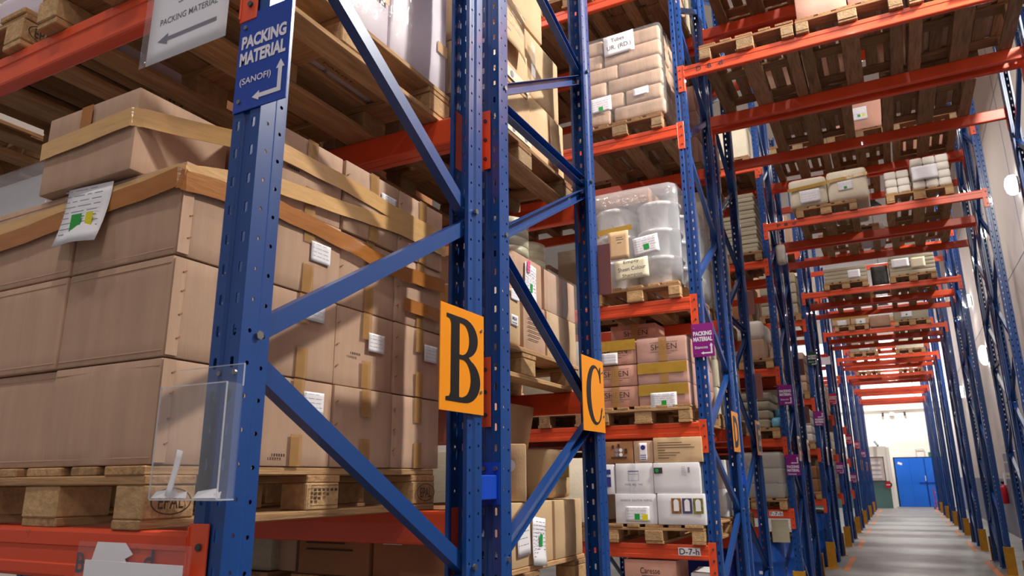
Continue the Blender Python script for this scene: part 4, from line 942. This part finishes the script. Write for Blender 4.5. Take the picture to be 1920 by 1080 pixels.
# floor level
b = carton(-2.075, -1.65, PY+.05, PY+.42, .62, 1.018, CARD_P, 'plain pink carton with script print under the lowest beam', r=.006, n=4); loc, rot = on_face(b, 'f', 0, .80)
ob('lettering', text_mesh('Caresse', .16, .045, 0), INK_BR, b, loc, rot); ob('lettering', text_mesh('Give', .1, .03, 0), INK_BR, b, (loc[0], loc[1], loc[2]-.075), rot); ob('print', flat((-.07, .07, -.042, -.036)), INK_BR, b, loc, rot)
b = carton(-1.57, -1.40, PY+.1, PY+.5, .6, .93, CARD_W, 'white carton with open flaps under the lowest beam', r=.004, n=3, rz=.1); ob('flap', G().box(-.085, .085, -.2, .0, -.001, .001).mesh('fl'), CARD_W, b, (0, .2, .335), (.25, 0, 0))
carton(-2.2, -1.4, PY+.03, PY+1.1, .146, .6, CARD_D, 'large brown carton on the floor pallet of the third rack', r=.006, n=3)
pallet(-2.2, PY, .0, 'wooden pallet on the floor under the third rack', seed=37)

# ------------------------------------------------------------------ E, F, H racks, left bays
EY = row_y(3)-.05
for l in range(4):
    z = levels(3)[l]
    pallet(-2.24, EY, z, 'wooden pallet on the %s level of the fourth rack, left bay' % ORD[l], old=True, seed=50+l)
    hh = (.26, .27, .42, .3)[l]; nl = (2, 3, 3, 3)[l]; mm = (CARD_W, CREAM, CREAM, CARD_P)[l]
    for q in range(nl):
        for k in range(3):
            carton(-2.2, -1.47+.01*(q % 2), EY+.02+.39*k, EY+.40+.39*k, z+.146+hh*q, z+.146+hh*(q+1)-.004, mm, 'pale carton in the fourth rack, %s level, layer %s, %s' % (ORD[l], ORD[q], ('rear', 'middle', 'front')[k]), group='pale cartons of the fourth rack', r=.006, n=2, seed=l)
o = ob('blue_bin', G().cbox(-2.1, -1.45, EY+.1, EY+.6, .3, .98, .02).mesh('bin'), mat('bin_blue', (24, 48, 160), .4)); tag(o, 'dark blue plastic bin low in the fourth rack', 'bin'); ob('rim', G().cbox(-2.13, -1.42, EY+.07, EY+.63, .95, .99, .008).mesh('rim'), MATS['bin_blue'], o)
carton(-2.15, -1.42, EY+.05, EY+.7, 0, .30, CARD_W, 'white carton on the floor below the dark blue bin', r=.006)
FY = row_y(4)-.05; FL = levels(4)
for l in range(4): pallet(-2.20, FY, FL[l], 'wooden pallet on the %s level of the fifth rack, left bay' % ORD[l], old=l == 3, seed=60+l)
for k in range(14):
    carton(-2.15, -1.455+.008*(k % 3), FY+.02+.01*(k % 2), FY+.75, FL[3]+.146+.066*k, FL[3]+.146+.066*(k+1)-.003, CARD_G, 'bundle of flat grey cartons in the fifth rack, layer %s from the bottom' % ORD[k], 'carton bundle', 'carton_bundle', 'flat carton bundles', r=.01, n=2, seed=k % 3)
carton(-2.0, -1.44, FY+.8, FY+1.15, FL[3]+.146, FL[3]+.95, CARD_D, 'brown carton behind the grey bundles in the fifth rack', r=.006)
for q in range(2):
    for k in range(3):
        x1 = -1.50+.02*k
        if q == 1 and k == 2: continue
        b = carton(x1-.5, x1, FY+.02+.36*k, FY+.36+.36*k, FL[2]+.146+.28*q, FL[2]+.146+.28*(q+1)-.01*k, (CARD, SACK)[q], 'carton in the fifth rack above the purple sign, %s layer, %s' % (('lower', 'upper')[q], ('front', 'middle', 'rear')[k]), group='cartons of the fifth rack', r=.012 if q == 0 else .06, bulge=.015, n=4, seed=q*3+k)
for q in range(4):
    o = ob('grey_sack', softbox(.55, .8, .13, .05, .02, 5, q), CARD_G, None, (-1.80+.015*q, FY+.5, FL[1]+.146+.128*q)); tag(o, 'grey sack beside the upper purple sign of the fifth rack, %s of the pile' % ORD[q], 'sack', 'grey sacks')
for q in range(2):
    o = ob('blue_bag', softbox(.16, .3, .14, .05, .03, 4, 60+q), BLUET, None, (-1.44, FY+.25+.34*q, FL[1]+.146+.15*q)); tag(o, 'pale blue plastic bag beside the grey sacks, %s' % ('nearer', 'farther')[q], 'bag')
for q in range(3):
    for c in range(2):
        carton(-2.1+.34*c, -1.77+.34*c, FY+.03, FY+.5, FL[0]+.146+.2*q, FL[0]+.146+.2*(q+1)-.004, CARD_G, 'grey wrapped carton in the fifth rack, low level, layer %s, %s' % (ORD[q], ('left', 'right')[c]), group='grey wrapped cartons', r=.02, bulge=.012, n=4, seed=q)
wrap(-2.12, -1.41, FY+.0, FY+.6, FL[0]+.146, FL[0]+.76, FILM_D, 'shiny wrap over the grey cartons of the fifth rack', .02, .04, 12)
plate('hanging_card', 'grey card hanging under the lowest beam of the fifth rack', CARD_G, -1.64, -1.42, FY+.05, .80, 1.09)
def drum(x, y, label, h=.9):
    o = ob('blue_drum', G().lathe([(.0, 0), (.27, 0), (.285, .02), (.285, h*.3), (.297, h*.32), (.297, h*.35), (.285, h*.37), (.285, h*.63), (.297, h*.65), (.297, h*.68), (.285, h*.7), (.285, h*.95), (.27, h*.98), (.27, h)], 32).mesh('drum', True), DRUM, None, (x, y, 0))
    ob('lid', G().lathe([(.0, h-.02), (.28, h-.02), (.30, h), (.30, h+.03), (.27, h+.04), (.0, h+.03)], 32).mesh('lid', True), LAMP_H, o)
    ob('label', G().add([(.287*math.sin(a), -.287*math.cos(a), z) for z in (h*.72, h*.92) for a in (.05, .18, .31)], [(0, 1, 4, 3), (1, 2, 5, 4)]).mesh('lab'), YELLOW, o, (0, -.001, 0)); ob('lettering', flat((-.07, .07, -.02, .02)), WHITE_V, o, (.05, -.288, h*.5), FRONT)
    return tag(o, label, 'drum', 'blue drums')
drum(-1.83, FY+.32, 'blue plastic drum on the floor of the fifth rack, left of the pair', .82); drum(-1.70, FY+.95, 'blue plastic drum on the floor of the fifth rack, behind the left one', .82)
HY = row_y(6)-.05; HL = levels(6)
drum(-1.68, HY+.32, 'tall blue drum beside the yellow guard of the seventh rack', .98)
for l in range(4): pallet(-2.20, HY, HL[l], 'wooden pallet on the %s level of the seventh rack, left bay' % ORD[l], full=l < 3, seed=70+l)
for l, (mm, hh, n_) in enumerate(((CARD_D, .24, 2), (SACK, .16, 4), (KRAFT, .2, 4), (CARD_G, .22, 4))):
    for q in range(n_): carton(-2.15, -1.44, HY+.03, HY+.75, HL[l]+.146+hh*q, HL[l]+.146+hh*(q+1)-.006, mm, 'carton in the seventh rack left bay, %s level, layer %s' % (ORD[l], ORD[q]), group='goods of the seventh rack', r=.02, bulge=.015, n=4, seed=q)
for i in (5, 8, 7):
    yy = row_y(i)-.05
    for l in range(3):
        z = levels(i)[l]; pallet(-2.2, yy, z, 'pallet on the %s level of the %s rack, left bay' % (ORD[l], ORD[i]), full=False)
        for q in range(3): carton(-2.15, -1.45, yy+.03, yy+1.15, z+.146+.22*q, z+.146+.22*(q+1)-.005, (CREAM, CARD, CARD_G)[(l+i) % 3], 'carton in the %s rack left bay, %s level, layer %s' % (ORD[i], ORD[l], ORD[q]), group='goods of the far left bays', r=.01, n=2, seed=l)
# tall pale boards stood in the seventh rack's end
o = ob('timber_plank', G().cbox(-.04, .04, -.04, .04, 0, 5.1).mesh('plank'), WOOD_B, None, (-1.43, row_y(7)-.07, .0), (0, -.0, 0)); tag(o, 'long pale timber plank leaning upright by the eighth rack', 'plank')

# ------------------------------------------------------------------ loads over the cross aisle
T0, T1 = TUN
def tp(i, x0, lev, old=True, full=None, yo=0):
    return pallet(x0, row_y(i)-.05+yo, TUN[lev], 'pallet over the cross aisle, %s rack, %s tunnel level, %s' % (ORD[i], ('lower', 'upper')[lev], 'left' if x0 < -.6 else 'centre' if x0 < .25 else 'right'), old=old, full=(i < 8) if full is None else full, group='pallets over the cross aisle')
DYP = row_y(2)-.05
tp(2, -1.135, 0, True); tp(2, -.315, 0); tp(2, .53, 0)
for c in range(2):
    for q in range(2): carton(-.30+.40*c, .09+.40*c, DYP+.02, DYP+.5, T0+.146+.3*q, T0+.146+.3*(q+1)-.004, CARD_P, 'pink carton on the centre pallet of the third rack tunnel, %s %s' % (('lower', 'upper')[q], ('left', 'right')[c]), group='pink tunnel cartons', r=.006, n=3)
for c in range(2): carton(.54+.40*c, .93+.40*c, DYP+.02, DYP+1.1, T0+.146, T0+.6, CARD, 'brown carton on the right pallet of the third rack tunnel, %s' % ('left', 'right')[c], r=.006, n=3)
for x in (-1.12, -.30, .52): tp(2, x, 1)
for x in (-.77, .30): tp(3, x, 0)
for x in (-1.1, -.2, .6): tp(3, x, 1)
b = carton(-.28, .42, row_y(4)-.03, row_y(4)+.9, T1+.146, T1+.62, CARD_P, 'pink carton with a stickered label on the upper fifth rack tunnel', r=.006, n=3); loc, rot = on_face(b, 'f', .12, .5); label_sheet(b, loc, rot, .22, .2, green=(-.02, .02, -.05, -.01), yellow=(.04, .08, -.05, -.01), lines=2)
carton(-.75, .01, row_y(3)+.0, row_y(3)+1.0, T0+.146, T0+.55, CARD, 'brown carton on the left pallet of the fourth rack tunnel', r=.006); carton(.32, 1.08, row_y(3)+.0, row_y(3)+1.0, T0+.146, T0+.5, CARD, 'brown carton on the right pallet of the fourth rack tunnel', r=.006)
FYP = row_y(4)-.05
tp(4, -.87, 0, False); tp(4, .30, 0, False)
for c, (a, b_, z_) in enumerate(((-.94, -.43, .44), (-.42, .10, .47))):
    b = carton(a, b_, FYP+.0, FYP+.6, T0+.146, T0+.146+z_, CREAM, 'cream sack-like carton with yellow tape over the cross aisle, %s of two' % ('left', 'right')[c], r=.05, bulge=.025, n=6, seed=c)
    loc, rot = on_face(b, 'f', (.1, -.1)[c], (.33, .45)[c], .004); label_sheet(b, loc, rot, (.27, .19)[c], (.19, .13)[c], tilt=.02, green=None if c == 0 else (-.02, .02, -.05, -.01), lines=4)
    carton(a+.02, b_-.02, FYP+.62, FYP+1.15, T0+.146, T0+.1+z_, CREAM, 'cream carton behind the yellow-taped pair, %s' % ('left', 'right')[c], r=.05, bulge=.02, n=4)
ribbon('tape_band', [(-.95, FYP-.025, T0+.42), (-.68, FYP-.028, T0+.435), (-.16, FYP-.028, T0+.47), (.11, FYP-.02, T0+.49), (.125, FYP+.1, T0+.49)], .05, TAPE_Y, 'yellow tape band across the two cream cartons over the aisle', group=None)
# white bundles
for q in range(4):
    for c in range(5):
        if q == 3 and c < 2: continue
        x0 = .31+.152*c + (.03 if c >= 2 else 0)
        carton(x0, x0+.148, FYP+.02+(.05 if c < 2 else 0), FYP+.45, T0+.146+.112*q, T0+.146+.112*(q+1)-.003, SACK, 'white paper bundle over the cross aisle, layer %s, %s from left' % (ORD[q], ORD[c]), 'bundle', 'paper_bundle', 'white paper bundles', r=.02, bulge=.01, n=3, seed=q*5+c)
t = thing('white_notice', 'blank white sheet on the white bundles over the cross aisle', 'notice', (.80, FYP-.01, T0+.36)); label_sheet(t, (0, 0, 0), FRONT, .30, .19, tilt=.03, lines=0)
for x in (-1.15, -.33, .50): tp(4, x, 1)
carton(.62, 1.3, row_y(5), row_y(5)+.9, T1+.146, T1+.5, CARD_P, 'pink carton on the upper right of the sixth rack tunnel', r=.006)
tp(5, -.62, 0, False); tp(5, .35, 0, False); tp(5, .5, 1); tp(5, -.5, 1)
carton(-.1, .25, row_y(5)+.05, row_y(5)+.9, T0+.02, T0+.16, CARD_W, 'flat white carton between the pallets of the sixth rack tunnel', r=.006)
HYP = row_y(6)-.05
tp(6, -.90, 0, False); tp(6, .29, 0, False); tp(6, -.9, 1); tp(6, .2, 1)
for c, (a, n_) in enumerate(((-.88, 4), (.30, 5))):
    for q in range(n_): carton(a, a+.78, HYP+.02, HYP+1.1, T0+.146+.075*q, T0+.146+.075*(q+1)-.003, CARD_G, 'flat grey carton bundle over the cross aisle, seventh rack, %s stack, layer %s' % (('left', 'right')[c], ORD[q]), 'carton bundle', 'carton_bundle', 'flat carton bundles over the aisle', r=.008, n=2, seed=q)
t = thing('white_notice', 'white label on the left grey stack of the seventh rack tunnel', 'notice', (-.33, HYP-.0, T0+.28)); label_sheet(t, (0, 0, 0), FRONT, .22, .16, lines=3)
t = thing('white_notice', 'white and cream sheets on the right grey stack of the seventh rack tunnel', 'notice', (.62, HYP-.0, T0+.38)); label_sheet(t, (-.12, 0, 0), FRONT, .30, .17, lines=0); label_sheet(t, (.18, -.002, -.03), FRONT, .24, .2, lines=0, ma=PAPER_C)
carton(-.03, .27, HYP+.1, HYP+.9, T0+.0, T0+.4, DARK, 'black wrapped block between the two grey stacks over the aisle', 'block', 'black_block', r=.02, n=4)
tp(7, -.8, 0, False); tp(7, .3, 0, False)
JYP = row_y(8)-.05
tp(8, -1.05, 0, False, True); tp(8, .33, 0, False, True)
for c in range(2):
    b = carton(-1.1+.44*c, -.67+.44*c, JYP+.0, JYP+.9, T0+.146, T0+.41, CARD_Y, 'tan carton with yellow tape over the cross aisle, ninth rack, %s' % ('left', 'right')[c], r=.02, n=3); tape_strip(b, 'f', 0, .72, .42, .04, TAPE_Y); loc, rot = on_face(b, 'f', .1, .25); label_sheet(b, loc, rot, .22, .13, lines=2, green=None if c == 0 else (-.02, .02, -.03, .01))
carton(-.22, .25, JYP+.3, JYP+1.0, T0+.1, T0+.38, CARD, 'brown carton between the loads over the aisle, ninth rack', r=.01)
b = carton(.34, 1.1, JYP+.0, JYP+1.0, T0+.146, T0+.44, CARD_G, 'grey carton stack with white label over the aisle, ninth rack', r=.01, n=3); loc, rot = on_face(b, 'f', -.25, .5); label_sheet(b, loc, rot, .24, .17, lines=0, green=(-.02, .02, -.04, 0))
LYP = row_y(10)-.05
tp(10, -.95, 0, False); tp(10, .33, 0, False)
b = carton(-.93, -.2, LYP, LYP+1.0, T0+.146, T0+.45, CARD_G, 'grey carton stack with white label over the aisle, eleventh rack', r=.01); loc, rot = on_face(b, 'f', .1, .5); label_sheet(b, loc, rot, .3, .22, lines=0)
carton(.36, 1.1, LYP, LYP+1.0, T0+.146, T0+.5, CREAM, 'pale carton stack over the aisle, eleventh rack', r=.01)
tp(12, -1.0, 0, False); tp(12, .4, 0, False); tp(13, .4, 0, False); tp(9, .3, 0, False); tp(9, -.9, 0, False); tp(11, .3, 0, False)
for i in range(8, 18, 2): tp(i, -.9, 1, False); 
for i in range(8, 14, 2): tp(i, .3, 1, False)
# goods farther along the left bays, seen only through gaps
for i in range(1, 9):
    yy = row_y(i)-.05
    for l, z in enumerate(levels(i)):
        for c, x in enumerate((-3.14, -4.0, -2.24)):
            if c == 2 and (l < 4 or i < 2): continue
            if i == 1 and l > 2 or i == 2 and c == 0 and l in (2, 3): continue
            pallet(x, yy, z, 'pallet deep in the left bay of the %s rack, %s level, %s' % (ORD[i], ORD[l], ('middle', 'far left', 'right')[c]), old=True, full=False, group='pallets deep in the left bays')
            hh = (.62, .6, .85, .8, .7)[l] if i > 1 else .42
            carton(x+.02, x+.78, yy+.02, yy+1.16, z+.146, z+.146+hh*(.85+.15*((i+l+c) % 2)), (CARD, CARD_D, CREAM, CARD_G)[(i*3+l+c) % 4], 'large carton deep in the left bay of the %s rack, %s level, %s' % (ORD[i], ORD[l], ('middle', 'far left', 'right')[c]), group='cartons deep in the left bays', r=.01, n=2)
# small white bags hung beside the fifth rack
o = ob('white_bag', softbox(.13, .12, .34, .05, .02, 5, 9), SACK, None, (-1.16, row_y(4)+.18, TUN[0]-.62)); tag(o, 'white plastic bag hanging under the fifth rack tunnel beam', 'bag'); ob('string', G().cyl((0, 0, .3), (0, -.14, .62), .012, 6).mesh('string'), SACK, o)

for o in bpy.data.objects:
    if '_d' in o: del o['_d']
